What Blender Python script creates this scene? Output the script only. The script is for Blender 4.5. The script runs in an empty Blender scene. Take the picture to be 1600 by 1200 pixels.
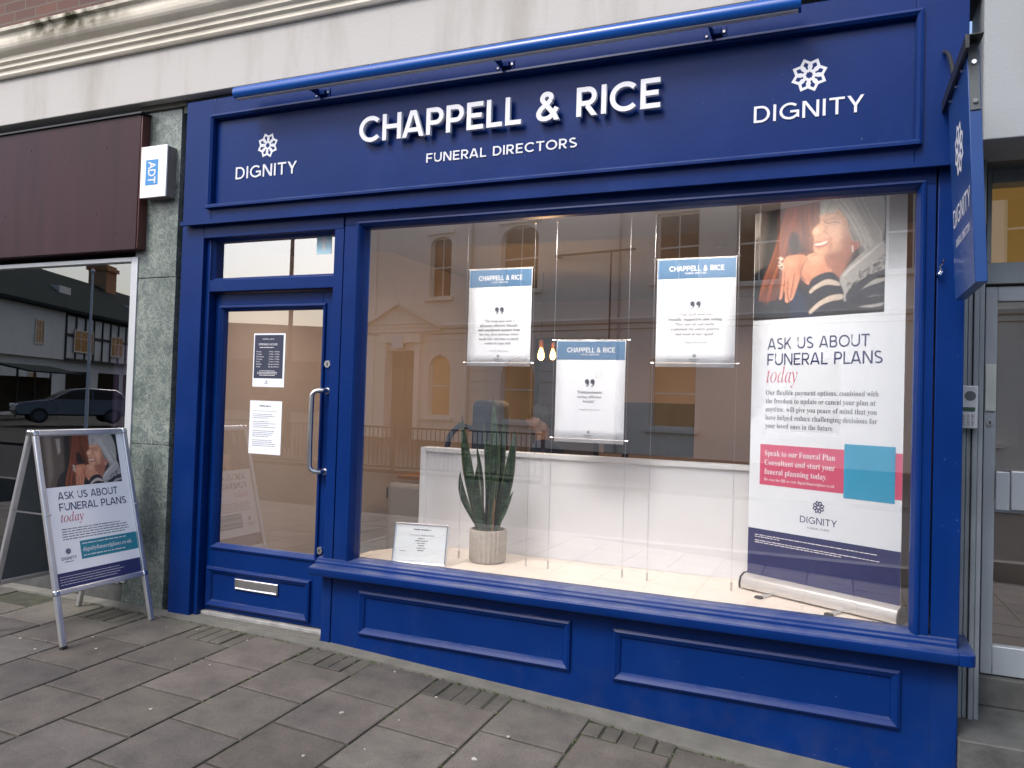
import bpy, bmesh, math, random
import numpy as np
from mathutils import Matrix, Vector
random.seed(7)
rng = np.random.default_rng(7)
SC = bpy.context.scene
COL = SC.collection
R_ = math.radians

# ------------------------------------------------------------------ camera, sky, sun, exposure
CY, CZ = -3.7, 1.376
yaw, pitch, roll = -0.39727953, 0.02268568, 0.03066683
def _rot():
    B = np.array([[1, 0, 0], [0, 0, -1], [0, 1, 0]], float)
    cy, sy = math.cos(yaw), math.sin(yaw); Ry = np.array([[cy, 0, -sy], [0, 1, 0], [sy, 0, cy]])
    cp, sp = math.cos(pitch), math.sin(pitch); Rx = np.array([[1, 0, 0], [0, cp, sp], [0, -sp, cp]])
    cr, sr = math.cos(roll), math.sin(roll); Rz = np.array([[cr, -sr, 0], [sr, cr, 0], [0, 0, 1]])
    return Rz @ Rx @ Ry @ B
RC = _rot()
cam_d = bpy.data.cameras.new('camera'); cam = bpy.data.objects.new('camera', cam_d); COL.objects.link(cam)
cam_d.lens = 27.0; cam_d.sensor_width = 36.0; cam_d.clip_start = 0.05; cam_d.clip_end = 2000
m4 = Matrix.Identity(4)
for i in range(3):
    m4[i][0] = RC[0][i]; m4[i][1] = -RC[1][i]; m4[i][2] = -RC[2][i]
m4[0][3], m4[1][3], m4[2][3] = 0.0, CY, CZ
cam.matrix_world = m4
SC.camera = cam

SUN_DIR = Vector((0.34, 0.74, -0.92)).normalized()          # the way the light travels
W = bpy.data.worlds.new('World'); SC.world = W; W.use_nodes = True
_n = W.node_tree.nodes; _bg = _n['Background']
sky = _n.new('ShaderNodeTexSky'); sky.sky_type = 'NISHITA'; sky.sun_disc = False
sky.sun_elevation = math.asin(-SUN_DIR.z); sky.sun_rotation = math.atan2(-SUN_DIR.x, -SUN_DIR.y)
sky.air_density = 1.0; sky.dust_density = 4.0; sky.ozone_density = 1.0
W.node_tree.links.new(sky.outputs[0], _bg.inputs[0]); _bg.inputs[1].default_value = 0.15
sun_d = bpy.data.lights.new('sun', 'SUN'); sun_d.energy = 1.0; sun_d.angle = R_(16); sun_d.color = (0.96, 0.98, 1.0)
sun = bpy.data.objects.new('sun', sun_d); COL.objects.link(sun); sun.location = (-8, -12, 14)
sun.rotation_euler = SUN_DIR.to_track_quat('-Z', 'Y').to_euler()
SC.view_settings.view_transform = 'Standard'; SC.view_settings.look = 'None'
SC.view_settings.exposure = 1.02; SC.view_settings.gamma = 1.0
SC.render.engine = 'CYCLES'
SC.cycles.use_denoising = True
SC.cycles.max_bounces = 8; SC.cycles.transparent_max_bounces = 16; SC.cycles.sample_clamp_indirect = 6.0

# ------------------------------------------------------------------ helpers
def q(x, z, y):
    """a point measured on the facade plane y=0, moved along its sight line to depth y"""
    k = (y - CY) / (0 - CY)
    return x * k, CZ + (z - CZ) * k

def s2l(r, g, b):
    f = lambda c: (c / 255 / 12.92) if c / 255 <= 0.04045 else ((c / 255 + 0.055) / 1.055) ** 2.4
    return (f(r), f(g), f(b))

def mat(name, col, rough=0.5, metal=0.0, spec=0.5, var=0.0, vscale=6.0, bump=0.0, bscale=40.0, emit=None, estr=0.0, stretch=None, rvar=0.0, col2=None, coat=0.0):
    m = bpy.data.materials.new(name); m.use_nodes = True
    nt = m.node_tree; b = nt.nodes['Principled BSDF']
    b.inputs['Base Color'].default_value = (*col, 1); b.inputs['Roughness'].default_value = rough
    b.inputs['Metallic'].default_value = metal; b.inputs['Specular IOR Level'].default_value = spec
    if coat: b.inputs['Coat Weight'].default_value = coat; b.inputs['Coat Roughness'].default_value = 0.08
    if emit: b.inputs['Emission Color'].default_value = (*emit, 1); b.inputs['Emission Strength'].default_value = estr
    if var or bump or rvar:
        tc = nt.nodes.new('ShaderNodeTexCoord'); mp = nt.nodes.new('ShaderNodeMapping')
        nt.links.new(tc.outputs['Object'], mp.inputs[0])
        if stretch: mp.inputs['Scale'].default_value = stretch
    if var or rvar:
        n = nt.nodes.new('ShaderNodeTexNoise'); n.inputs['Scale'].default_value = vscale; n.inputs['Detail'].default_value = 6
        nt.links.new(mp.outputs[0], n.inputs['Vector'])
        if var:
            r = nt.nodes.new('ShaderNodeValToRGB'); r.color_ramp.elements[0].position = 0.3; r.color_ramp.elements[1].position = 0.7
            c2 = col2 or tuple(min(1, c * (1 + var)) for c in col)
            r.color_ramp.elements[0].color = (*[c * (1 - var) for c in col], 1); r.color_ramp.elements[1].color = (*c2, 1)
            nt.links.new(n.outputs['Fac'], r.inputs[0]); nt.links.new(r.outputs[0], b.inputs['Base Color'])
        if rvar:
            mr = nt.nodes.new('ShaderNodeMapRange'); mr.inputs[3].default_value = rough - rvar; mr.inputs[4].default_value = rough + rvar
            nt.links.new(n.outputs['Fac'], mr.inputs[0]); nt.links.new(mr.outputs[0], b.inputs['Roughness'])
    if bump:
        n2 = nt.nodes.new('ShaderNodeTexNoise'); n2.inputs['Scale'].default_value = bscale; n2.inputs['Detail'].default_value = 4
        nt.links.new(mp.outputs[0], n2.inputs['Vector'])
        bp = nt.nodes.new('ShaderNodeBump'); bp.inputs['Strength'].default_value = bump; bp.inputs['Distance'].default_value = 0.01
        nt.links.new(n2.outputs['Fac'], bp.inputs['Height']); nt.links.new(bp.outputs[0], b.inputs['Normal'])
    return m

ORI = {}
class MB:
    def __init__(s): s.v = []; s.f = []; s.mi = []; s.mats = []; s.cur = 0; s.T = None
    def use(s, m):
        if m not in s.mats: s.mats.append(m)
        s.cur = s.mats.index(m); return s
    def add(s, vs, fs):
        o = len(s.v)
        for p in vs:
            p = Vector(p)
            if s.T is not None: p = s.T @ p
            s.v.append(tuple(p))
        for f in fs: s.f.append(tuple(o + i for i in f)); s.mi.append(s.cur)
        return s
    def box(s, x0, x1, y0, y1, z0, z1):
        if x0 > x1: x0, x1 = x1, x0
        if y0 > y1: y0, y1 = y1, y0
        if z0 > z1: z0, z1 = z1, z0
        return s.add([(x0,y0,z0),(x1,y0,z0),(x1,y1,z0),(x0,y1,z0),(x0,y0,z1),(x1,y0,z1),(x1,y1,z1),(x0,y1,z1)],
                     [(0,3,2,1),(4,5,6,7),(0,1,5,4),(1,2,6,5),(2,3,7,6),(3,0,4,7)])
    def prism(s, poly, fn0, fn1):
        """poly of 2-D points; fn0/fn1 map a 2-D point to 3-D for the two ends"""
        n = len(poly)
        vs = [fn0(*p) for p in poly] + [fn1(*p) for p in poly]
        fs = [tuple(range(n))[::-1], tuple(range(n, 2*n))] + [(i, (i+1) % n, n+(i+1) % n, n+i) for i in range(n)]
        return s.add(vs, fs)
    def xprof(s, prof, x0, x1):      # profile of (y,z) swept along x
        return s.prism(prof, lambda a, b: (x0, a, b), lambda a, b: (x1, a, b))
    def zprism(s, poly, z0, z1):
        return s.prism(poly, lambda a, b: (a, b, z0), lambda a, b: (a, b, z1))
    def yprism(s, poly, y0, y1):     # polygon of (x,z) between two depths
        return s.prism(poly, lambda a, b: (a, y0, b), lambda a, b: (a, y1, b))
    def frame(s, x0, x1, z0, z1, prof):
        """mitred rectangular frame; prof = closed list of (inset, y)"""
        cs = [(x0, z0, 1, 1), (x1, z0, -1, 1), (x1, z1, -1, -1), (x0, z1, 1, -1)]
        n = len(prof); vs = []
        for cx, cz, dx, dz in cs:
            for a, y in prof: vs.append((cx + dx*a, y, cz + dz*a))
        fs = []
        for k in range(4):
            for i in range(n):
                j = (i+1) % n; k2 = (k+1) % 4
                fs.append((k*n+i, k*n+j, k2*n+j, k2*n+i))
        return s.add(vs, fs)
    def tube(s, pts, r, seg=12, cap=True):
        pts = [Vector(p) for p in pts]; n = len(pts)
        rs = r if isinstance(r, (list, tuple)) else [r]*n
        t0 = (pts[1]-pts[0]).normalized()
        up = Vector((0,0,1)) if abs(t0.z) < 0.9 else Vector((1,0,0))
        u = t0.cross(up).normalized(); vs = []
        for i, p in enumerate(pts):
            t = (pts[min(i+1,n-1)]-pts[max(i-1,0)]).normalized()
            u = (u - t*u.dot(t)).normalized(); w = t.cross(u)
            for k in range(seg):
                a = 2*math.pi*k/seg
                vs.append(p + (u*math.cos(a) + w*math.sin(a))*rs[i])
        fs = [(i*seg+k, i*seg+(k+1) % seg, (i+1)*seg+(k+1) % seg, (i+1)*seg+k) for i in range(n-1) for k in range(seg)]
        if cap: fs += [tuple(range(seg))[::-1], tuple((n-1)*seg+k for k in range(seg))]
        return s.add(vs, fs)
    def lathe(s, prof, c=(0,0,0), seg=24, ribs=0, ramp=0.0):
        vs = []
        for r, z in prof:
            for k in range(seg):
                a = 2*math.pi*k/seg
                rr = r*(1 + ramp*math.cos(ribs*a)) if ribs else r
                vs.append((c[0]+rr*math.cos(a), c[1]+rr*math.sin(a), c[2]+z))
        n = len(prof)
        fs = [(i*seg+k, i*seg+(k+1) % seg, (i+1)*seg+(k+1) % seg, (i+1)*seg+k) for i in range(n-1) for k in range(seg)]
        fs += [tuple(range(seg))[::-1], tuple((n-1)*seg+k for k in range(seg))]
        return s.add(vs, fs)
    def grid(s, fn, nu, nv):
        vs = [fn(i/nu, j/nv) for j in range(nv+1) for i in range(nu+1)]
        fs = [(j*(nu+1)+i, j*(nu+1)+i+1, (j+1)*(nu+1)+i+1, (j+1)*(nu+1)+i) for j in range(nv) for i in range(nu)]
        return s.add(vs, fs)
    def build(s, name, m=None, parent=None, bevel=0.0, smooth=False, seg=2, local=False, fixn=True):
        me = bpy.data.meshes.new(name)
        o0 = Vector((0,0,0)) if (parent is None or local) else Vector(ORI.get(parent.name, (0,0,0)))
        me.from_pydata([tuple(Vector(v)-o0) for v in s.v], [], s.f)
        if s.mats:
            for mm in s.mats: me.materials.append(mm)
            for p, i in zip(me.polygons, s.mi): p.material_index = i
        elif m: me.materials.append(m)
        if fixn:
            bm = bmesh.new(); bm.from_mesh(me); bmesh.ops.recalc_face_normals(bm, faces=bm.faces); bm.to_mesh(me); bm.free()
        o = bpy.data.objects.new(name, me); COL.objects.link(o)
        if parent is not None: o.parent = parent; ORI[o.name] = tuple(o0)
        if bevel:
            b = o.modifiers.new('bevel', 'BEVEL'); b.width = bevel; b.segments = seg; b.limit_method = 'ANGLE'; b.angle_limit = R_(35); b.use_clamp_overlap = True
        if smooth:
            for p in me.polygons: p.use_smooth = True
            if not bevel: me.set_sharp_from_angle(angle=R_(40))
        elif bevel:
            for p in me.polygons: p.use_smooth = True
            me.set_sharp_from_angle(angle=R_(30))
        return o

def tag(o, label=None, cat=None, group=None, kind=None):
    if label: o['label'] = label
    if cat: o['category'] = cat
    if group: o['group'] = group
    if kind: o['kind'] = kind
    return o
def thing(name, label, cat, loc=(0,0,0), rz=0.0, group=None, rot=None):
    o = bpy.data.objects.new(name, None); COL.objects.link(o); o.empty_display_size = 0.1
    o.location = loc; o.rotation_euler = rot or (0, 0, rz)
    ORI[o.name] = tuple(loc) if (rz == 0 and rot is None) else (0, 0, 0)
    return tag(o, label, cat, group)
def struct(name, mb, m=None, **kw):
    return tag(mb.build(name, m, **kw), kind='structure')
def dup(root, loc, label=None):
    r = root.copy(); COL.objects.link(r); r.location = loc
    if label: r['label'] = label
    for ch in list(root.children):
        c = ch.copy(); COL.objects.link(c); c.parent = r
        for g in list(ch.children):
            d = g.copy(); COL.objects.link(d); d.parent = c
    return r

# ------------------------------------------------------------------ lettering
_glyphcache = {}
def font_mesh(body, offset=0.0, res=3, shear=0.0):
    key = (body, offset, res, shear)
    if key in _glyphcache: return _glyphcache[key]
    c = bpy.data.curves.new('lettering_curve', 'FONT'); c.body = body; c.offset = offset; c.resolution_u = res; c.shear = shear; c.size = 1
    o = bpy.data.objects.new('lettering_curve', c); COL.objects.link(o)
    bpy.context.view_layer.update()
    dg = bpy.context.evaluated_depsgraph_get()
    me = bpy.data.meshes.new_from_object(o.evaluated_get(dg))
    vs = [(v.co.x, v.co.y) for v in me.vertices]; fs = [tuple(p.vertices) for p in me.polygons]
    bpy.data.objects.remove(o); bpy.data.curves.remove(c); bpy.data.meshes.remove(me)
    _glyphcache[key] = (vs, fs); return vs, fs
def serif(s, it=False):
    r = ''
    for ch in s:
        if 'A' <= ch <= 'Z': r += chr((0x1D434 if it else 0x1D400) + ord(ch) - 65)
        elif 'a' <= ch <= 'z':
            r += '\u210e' if (it and ch == 'h') else chr((0x1D44E if it else 0x1D41A) + ord(ch) - 97)
        else: r += ch
    return r
class Plane2:
    """a printing surface: (a,b) -> origin + a*U + b*V, lifted off by N"""
    def __init__(s, o, U, V, N): s.o, s.U, s.V, s.N = Vector(o), Vector(U), Vector(V), Vector(N)
    def p(s, a, b, h=0.0): return s.o + s.U*a + s.V*b + s.N*h
def put2(mb, pl, vs, fs, h):
    mb.add([pl.p(a, b, h) for a, b in vs], fs)
def text(mb, pl, body, x, y, cap=None, width=None, align='L', h=0.0008, offset=0.0, res=3, xh=False, shear=0.0):
    """cap height and width (either may be None) of the whole string, at baseline y"""
    vs, fs = font_mesh(body, offset, res, shear)
    if not vs: return
    if not fs: return
    CAPH = 0.68
    xs = [v[0] for v in vs]; x0, x1 = min(xs), max(xs)
    sy = cap/CAPH if cap else None
    sx = width/(x1-x0) if width else sy
    if sy is None: sy = sx
    w = (x1-x0)*sx
    ox = x if align == 'L' else (x - w/2 if align == 'C' else x - w)
    put2(mb, pl, [(ox + (a-x0)*sx, y + b*sy) for a, b in vs], fs, h)
def rect(mb, pl, x0, x1, y0, y1, h=0.0005):
    mb.add([pl.p(x0,y0,h), pl.p(x1,y0,h), pl.p(x1,y1,h), pl.p(x0,y1,h)], [(0,1,2,3)])

# sign-writer's capitals drawn as strokes of even width
def arc(cx, cy, rx, ry, a0, a1, n=14):
    return [(cx + rx*math.cos(R_(a0+(a1-a0)*i/n)), cy + ry*math.sin(R_(a0+(a1-a0)*i/n))) for i in range(n+1)]
def cat(pts, n=6):
    out = []
    P = [pts[0]] + list(pts) + [pts[-1]]
    for i in range(1, len(P)-2):
        p0, p1, p2, p3 = P[i-1:i+3]
        for k in range(n):
            t = k/n
            out.append(tuple(0.5*((2*p1[j]) + (-p0[j]+p2[j])*t + (2*p0[j]-5*p1[j]+4*p2[j]-p3[j])*t*t + (-p0[j]+3*p1[j]-3*p2[j]+p3[j])*t**3) for j in (0,1)))
    out.append(tuple(pts[-1])); return out
def glyph(ch, w):
    """advance width and strokes (points, closed) for unit cap height and stroke w"""
    e = w/2; t, b = 1-e, e
    if ch == ' ': return 0.34, []
    if ch == 'A': return 0.88, [([(e*1.08, 0), (0.405, 1.0)], 2), ([(0.88-e*1.08, 0), (0.475, 1.0)], 2), ([(0.20, 0.27), (0.68, 0.27)], 0)]
    if ch in 'BPRD':
        if ch == 'D': return 0.80, [([(e, b), (e, t), (0.36, t)] + arc(0.36, 0.5, 0.44-e, 0.5-e, 88, -88, 16) + [(0.36, b)], 1)]
        m = 0.52 if ch == 'B' else 0.44
        up = [([(e, 0), (e, t), (0.38, t)] + arc(0.38, (t+m)/2, 0.30-e, (t-m)/2, 88, -88, 12) + [(0.38, m), (e+e, m)], 0)]
        if ch == 'P': return 0.68, up
        if ch == 'R': return 0.72, up + [([(0.36, m-e), (0.71-e*1.2, 0)], 2)]
        return 0.72, [([(e, b), (e, t), (0.38, t)] + arc(0.38, (t+m)/2, 0.28-e, (t-m)/2, 88, -88, 10) + [(0.38, m), (e+e, m)], 0),
                      ([(0.36, m), (0.40, m)] + arc(0.40, (m+b)/2, 0.31-e, (m-b)/2, 88, -88, 10) + [(0.40, b), (e, b)], 0)]
    if ch == 'C': return 0.88, [(arc(0.5, 0.5, 0.5-e, 0.5-e, 44, 316, 26), 0)]
    if ch == 'G': return 0.94, [(arc(0.5, 0.5, 0.5-e, 0.5-e, 46, 322, 26) + [(0.5+0.39, 0.20), (0.5+0.39, 0.47), (0.52, 0.47)], 0)]
    if ch == 'O': return 1.0, [(arc(0.5, 0.5, 0.5-e, 0.5-e, 0, 348, 29), 1)]
    if ch == 'E': return 0.64, [([(0.62, t), (e, t), (e, b), (0.63, b)], 0), ([(w, 0.51), (0.57, 0.51)], 0)]
    if ch == 'F': return 0.62, [([(0.62, t), (e, t), (e, 0)], 0), ([(w, 0.47), (0.56, 0.47)], 0)]
    if ch == 'H': return 0.78, [([(e, 0), (e, 1)], 0), ([(0.78-e, 0), (0.78-e, 1)], 0), ([(w, 0.51), (0.78-w, 0.51)], 0)]
    if ch == 'I': return w, [([(e, 0), (e, 1)], 0)]
    if ch == 'K': return 0.74, [([(e, 0), (e, 1)], 0), ([(0.71-e*1.3, 1), (w*0.8, 0.36)], 2), ([(0.30, 0.56), (0.74-e*1.2, 0)], 2)]
    if ch == 'L': return 0.58, [([(e, 1), (e, b), (0.58, b)], 0)]
    if ch == 'N': return 0.80, [([(e, 0), (e, 1)], 0), ([(0.80-e, 0), (0.80-e, 1)], 0), ([(e*1.35, 1), (0.80-e*1.35, 0)], 2)]
    if ch == 'S':
        p = arc(0.335, 0.735, 0.27-e*0.3, 0.265-e, 38, 250, 14) + arc(0.345, 0.262, 0.30-e*0.3, 0.262-e, 72, -142, 16)
        return 0.66, [(p, 0)]
    if ch == 'T': return 0.72, [([(0, t), (0.72, t)], 0), ([(0.36, t-e), (0.36, 0)], 0)]
    if ch == 'U': return 0.78, [([(e, 1), (e, 0.38)] + arc(0.39, 0.38, 0.39-e, 0.38-e, 180, 360, 16) + [(0.78-e, 0.38), (0.78-e, 1)], 0)]
    if ch == 'Y': return 0.78, [([(e*1.15, 1), (0.39, 0.42)], 2), ([(0.78-e*1.15, 1), (0.39, 0.42)], 2), ([(0.39, 0.46), (0.39, 0)], 0)]
    if ch == '&':
        p = [(0.80-e, 0.04), (0.55, 0.30), (0.30, 0.60), (0.20, 0.76), (0.26, 0.90), (0.385, 0.93), (0.50, 0.86), (0.50, 0.73), (0.38, 0.59), (0.18, 0.44), (0.08, 0.27), (0.13, 0.12), (0.30, 0.065), (0.48, 0.12), (0.62, 0.28), (0.71, 0.44)]
        return 0.82, [([(0.80-e*1.0, 0.0), (0.60, 0.25)] + cat(p[1:8], 5), 2), (cat(p[7:], 5), 0)]
    return 0.4, []
def strip(pts, closed, w):
    """left and right offset points of a polyline"""
    n = len(pts); L, Rr = [], []
    for i in range(n):
        a = pts[i-1] if (i or closed) else None
        c = pts[(i+1) % n] if (i < n-1 or closed) else None
        p = pts[i]; ds = []
        for u, v in ((a, p), (p, c)):
            if u is None or v is None: continue
            l = math.hypot(v[0]-u[0], v[1]-u[1]) or 1e-9; ds.append(((v[0]-u[0])/l, (v[1]-u[1])/l))
        if len(ds) == 1: nx, ny, k = -ds[0][1], ds[0][0], 1
        else:
            tx, ty = ds[0][0]+ds[1][0], ds[0][1]+ds[1][1]; l = math.hypot(tx, ty) or 1e-9
            nx, ny = -ty/l, tx/l; k = 1/max(0.35, nx*-ds[0][1] + ny*ds[0][0])
        L.append((p[0]+nx*w/2*k, p[1]+ny*w/2*k)); Rr.append((p[0]-nx*w/2*k, p[1]-ny*w/2*k))
    return L, Rr
def sign_text(mb, pl, body, x0, x1, y0, y1, w=0.15, gap=0.10, depth=0.0, h=0.001, each=None):
    """body drawn in even strokes to fill x0..x1 with cap height y0..y1"""
    gl = []; cx = 0
    kern = {'LL': 0, 'AP': -0.02, 'TY': -0.06, 'PE': 0, 'FU': 0, 'LA': -0.06, 'PL': 0, 'AL': 0, 'RA': -0.04, 'HA': -0.03, 'AS': -0.02, 'UT': 0, 'L ': -0.02, 'AB': 0}
    for i, ch in enumerate(body):
        a, st = glyph(ch, w)
        if ch == 'A' and i and body[i-1] != ' ': cx -= 0.035
        cx += kern.get(body[i-1:i+1], 0) if i else 0
        gl.append((cx, st)); cx += a + gap
    W_ = cx - gap; sx = (x1-x0)/W_; sy = y1-y0
    k = 0
    for ox, st in gl:
        if each: mb = MB()
        for pts, closed in st:
            cut = closed == 2; closed = closed == 1
            L, Rr = strip(pts, closed, w); n = len(pts)
            if cut:
                for j, j2 in ((0, 1), (n-1, n-2)):
                    (xa, ya), (xb, yb) = pts[j], pts[j2]
                    if abs(yb-ya) < 1e-6 or (ya not in (0, 1, 0.0, 1.0)): continue
                    dxdy = (xb-xa)/(yb-ya)
                    L[j] = (L[j][0] + (ya-L[j][1])*dxdy, ya); Rr[j] = (Rr[j][0] + (ya-Rr[j][1])*dxdy, ya)
            dz = h + k*(0.0004 if depth > .01 else 0.00012); k = (k+1) % 3
            f = lambda p, hh: pl.p(x0 + (ox+p[0])*sx, y0 + p[1]*sy, hh)
            top = [f(p, dz+depth) for p in L] + [f(p, dz+depth) for p in Rr]
            rngi = range(n if closed else n-1)
            fs = [(i, n+i, n+(i+1) % n, (i+1) % n) for i in rngi]
            if depth:
                bot = [f(p, dz) for p in L] + [f(p, dz) for p in Rr]
                m = 2*n
                fs += [(m+i, m+(i+1) % n, m+n+(i+1) % n, m+n+i) for i in rngi]
                for i in rngi:
                    j = (i+1) % n
                    fs += [(i, j, m+j, m+i), (n+i, m+n+i, m+n+j, n+j)]
                if not closed: fs += [(0, m, m+n, n), (n-1, 2*n-1, m+2*n-1, m+n-1)]
                mb.add(top+bot, fs)
            else: mb.add(top, fs)
        if each and st: each(mb)
def emblem(mb, pl, cx, cy, r, w=0.085, h=0.001):
    """eight-pointed flower of interlaced petals"""
    k = 0
    for i in range(8):
        a = 18 + 45*i
        P = lambda rr, da: (cx + r*rr*math.cos(R_(a+da)), cy + r*rr*math.sin(R_(a+da)))
        pts = [P(.27, 0), P(.36, -21), P(.52, -29), P(.74, -25), P(1.0, 0), P(.74, 25), P(.52, 29), P(.36, 21)]
        pts = [pts[0]] + pts[1:]
        L, Rr = strip(pts, True, w*2*r); n = len(pts)
        put2(mb, pl, L+Rr, [(j, n+j, n+(j+1) % n, (j+1) % n) for j in range(n)], h + 0.00012*(i % 3))
def bars(mb, pl, x0, x1, y, n, lead, th, seed=0, h=0.0008, ragged=0.15, align='L'):
    """print too small to read: rows of word-length dashes"""
    rr = random.Random(seed)
    for i in range(n):
        L = (x1-x0)*(1 - rr.random()*ragged); s = x0 if align == 'L' else (x0+x1)/2 - L/2
        e = s+L; c = s
        while c < e:
            w = min(rr.uniform(2.5, 8)*th, e-c)
            rect(mb, pl, c, c+w, y-i*lead, y-i*lead+th*rr.uniform(.8, 1.05), h); c += w + th*0.9

# ------------------------------------------------------------------ materials
BLUE = mat('blue_gloss_paint', (0.0006, 0.0185, 0.116), rough=0.34, spec=0.16, var=0.10, vscale=3.5, bump=0.05, bscale=28, rvar=0.06)
def weather_paint(m):
    nt = m.node_tree; b = nt.nodes['Principled BSDF']; N = nt.nodes.new; L = nt.links.new; src = b.inputs['Base Color'].links[0].from_socket
    ge = N('ShaderNodeNewGeometry'); sp = N('ShaderNodeSeparateXYZ'); L(ge.outputs['Position'], sp.inputs[0]); sn = N('ShaderNodeSeparateXYZ'); L(ge.outputs['True Normal'], sn.inputs[0])
    def noise(sc, lo, hi, det=5, st=None):
        n = N('ShaderNodeTexNoise'); n.inputs['Scale'].default_value = sc; n.inputs['Detail'].default_value = det
        if st:
            mp = N('ShaderNodeMapping'); mp.inputs['Scale'].default_value = st; L(ge.outputs['Position'], mp.inputs[0]); L(mp.outputs[0], n.inputs['Vector'])
        else: L(ge.outputs['Position'], n.inputs['Vector'])
        r = N('ShaderNodeMapRange'); r.inputs[1].default_value = lo; r.inputs[2].default_value = hi; L(n.outputs['Fac'], r.inputs[0]); return r.outputs[0]
    def mul(a, c):
        m_ = N('ShaderNodeMath'); m_.operation = 'MULTIPLY'
        for i, v in enumerate((a, c)):
            if isinstance(v, (int, float)): m_.inputs[i].default_value = v
            else: L(v, m_.inputs[i])
        return m_.outputs[0]
    def mixin(src, fac, col):
        x = N('ShaderNodeMixRGB'); L(fac, x.inputs[0]); L(src, x.inputs[1]); x.inputs[2].default_value = (*col, 1); return x.outputs[0]
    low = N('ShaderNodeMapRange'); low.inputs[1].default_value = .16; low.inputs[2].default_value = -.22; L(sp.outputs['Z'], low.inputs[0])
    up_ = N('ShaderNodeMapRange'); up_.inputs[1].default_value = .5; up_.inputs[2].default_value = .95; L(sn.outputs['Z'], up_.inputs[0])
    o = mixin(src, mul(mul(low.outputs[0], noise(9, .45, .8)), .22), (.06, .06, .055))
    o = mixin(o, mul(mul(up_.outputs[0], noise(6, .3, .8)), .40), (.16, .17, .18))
    o = mixin(o, mul(noise(70, .74, .80, 2), .5), (.12, .16, .24))
    o = mixin(o, mul(noise(3.5, .55, .80, 8, (1, 1, .3)), .10), (.05, .08, .16))
    L(o, b.inputs['Base Color'])
weather_paint(BLUE)
BLUE_TUBE = mat('bright_blue_powder_coat', (0.003, 0.068, 0.32), rough=0.25, var=0.04, vscale=2)
NAVY_SIGN = mat('sign_panel_blue', (0.012, 0.05, 0.19), rough=0.32, var=0.05)
WHITE = mat('white_lettering', (0.63, 0.65, 0.71), rough=0.5, var=0.03, vscale=9)
BLACK = mat('black_metal', (0.012, 0.013, 0.015), rough=0.42, var=0.2, vscale=20)
STEEL = mat('brushed_steel', (0.62, 0.62, 0.64), rough=0.28, metal=1, var=0.06, vscale=14, stretch=(1, 1, 0.1))
ALU = mat('satin_aluminium', (0.66, 0.67, 0.70), rough=0.34, metal=0.9, var=0.05, vscale=8)
CHROME = mat('chrome', (0.75, 0.75, 0.77), rough=0.12, metal=1, var=0.03)
ALU_GREY = mat('grey_anodised_frame', (0.21, 0.245, 0.27), rough=0.42, metal=0.25, var=0.10, vscale=5, rvar=0.08)
ALU_DARK = mat('dark_grey_frame', (0.07, 0.085, 0.095), rough=0.5, var=0.1)
RUBBER = mat('black_rubber', (0.015, 0.015, 0.015), rough=0.8, var=0.1)
PAPER = mat('white_paper', (0.70, 0.74, 0.80), rough=0.55, var=0.02, vscale=3)
SHEET = mat('banner_vinyl', (0.68, 0.735, 0.80), rough=0.42, var=0.015, vscale=2)
NAVY = mat('navy_print', (0.020, 0.026, 0.115), rough=0.45, var=0.05)
SLATE_BLUE = mat('slate_blue_print', (0.065, 0.15, 0.28), rough=0.45, var=0.04)
INK = mat('dark_ink', (0.022, 0.028, 0.06), rough=0.6, var=0.05)
GREY_INK = mat('grey_ink', (0.11, 0.12, 0.15), rough=0.6, var=0.05)
PINK = mat('pink_print', (0.56, 0.085, 0.17), rough=0.45, var=0.04)
ROSE = mat('rose_ink', (0.50, 0.07, 0.13), rough=0.5, var=0.04)
CYAN = mat('cyan_print', (0.035, 0.30, 0.50), rough=0.45, var=0.04)
TEAL = mat('teal_print', (0.02, 0.22, 0.30), rough=0.45, var=0.04)
PALE_INK = mat('pale_ink', (0.72, 0.72, 0.76), rough=0.5, var=0.03)
RENDER_W = mat('partition_white', (0.72, 0.74, 0.78), rough=0.55, var=0.02)
CREAM_TOP = mat('cream_laminate', (0.72, 0.64, 0.56), rough=0.35, var=0.03, vscale=4)
TAUPE = mat('taupe_wall_paint', (0.36, 0.265, 0.22), rough=0.85, var=0.04, vscale=2)
TAUPE_L = mat('light_taupe_paint', (0.40, 0.335, 0.295), rough=0.85, var=0.04, vscale=2)
CARPET = mat('brown_carpet', (0.10, 0.085, 0.075), rough=0.95, var=0.15, vscale=40, bump=0.2, bscale=200)
CEIL = mat('ceiling_paint', (0.30, 0.27, 0.25), rough=0.9, var=0.02)
WOOD = mat('oak_desk', (0.30, 0.15, 0.07), rough=0.45, var=0.25, vscale=6, stretch=(1, 8, 8))
CONCRETE = mat('pale_concrete', (0.115, 0.113, 0.10), rough=0.9, var=0.18, vscale=9, bump=0.3, bscale=60)
STONE_D = mat('dark_wet_stone', (0.055, 0.058, 0.058), rough=0.75, var=0.3, vscale=10, bump=0.3, bscale=50)
MAROON = mat('brown_fascia_paint', (0.036, 0.016, 0.0205), rough=0.42, spec=0.18, var=0.26, vscale=4, stretch=(2.2, 2.2, 0.16), rvar=0.12)
MAROON_E = mat('red_brown_edge', (0.085, 0.026, 0.022), rough=0.5, var=0.1)

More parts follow.
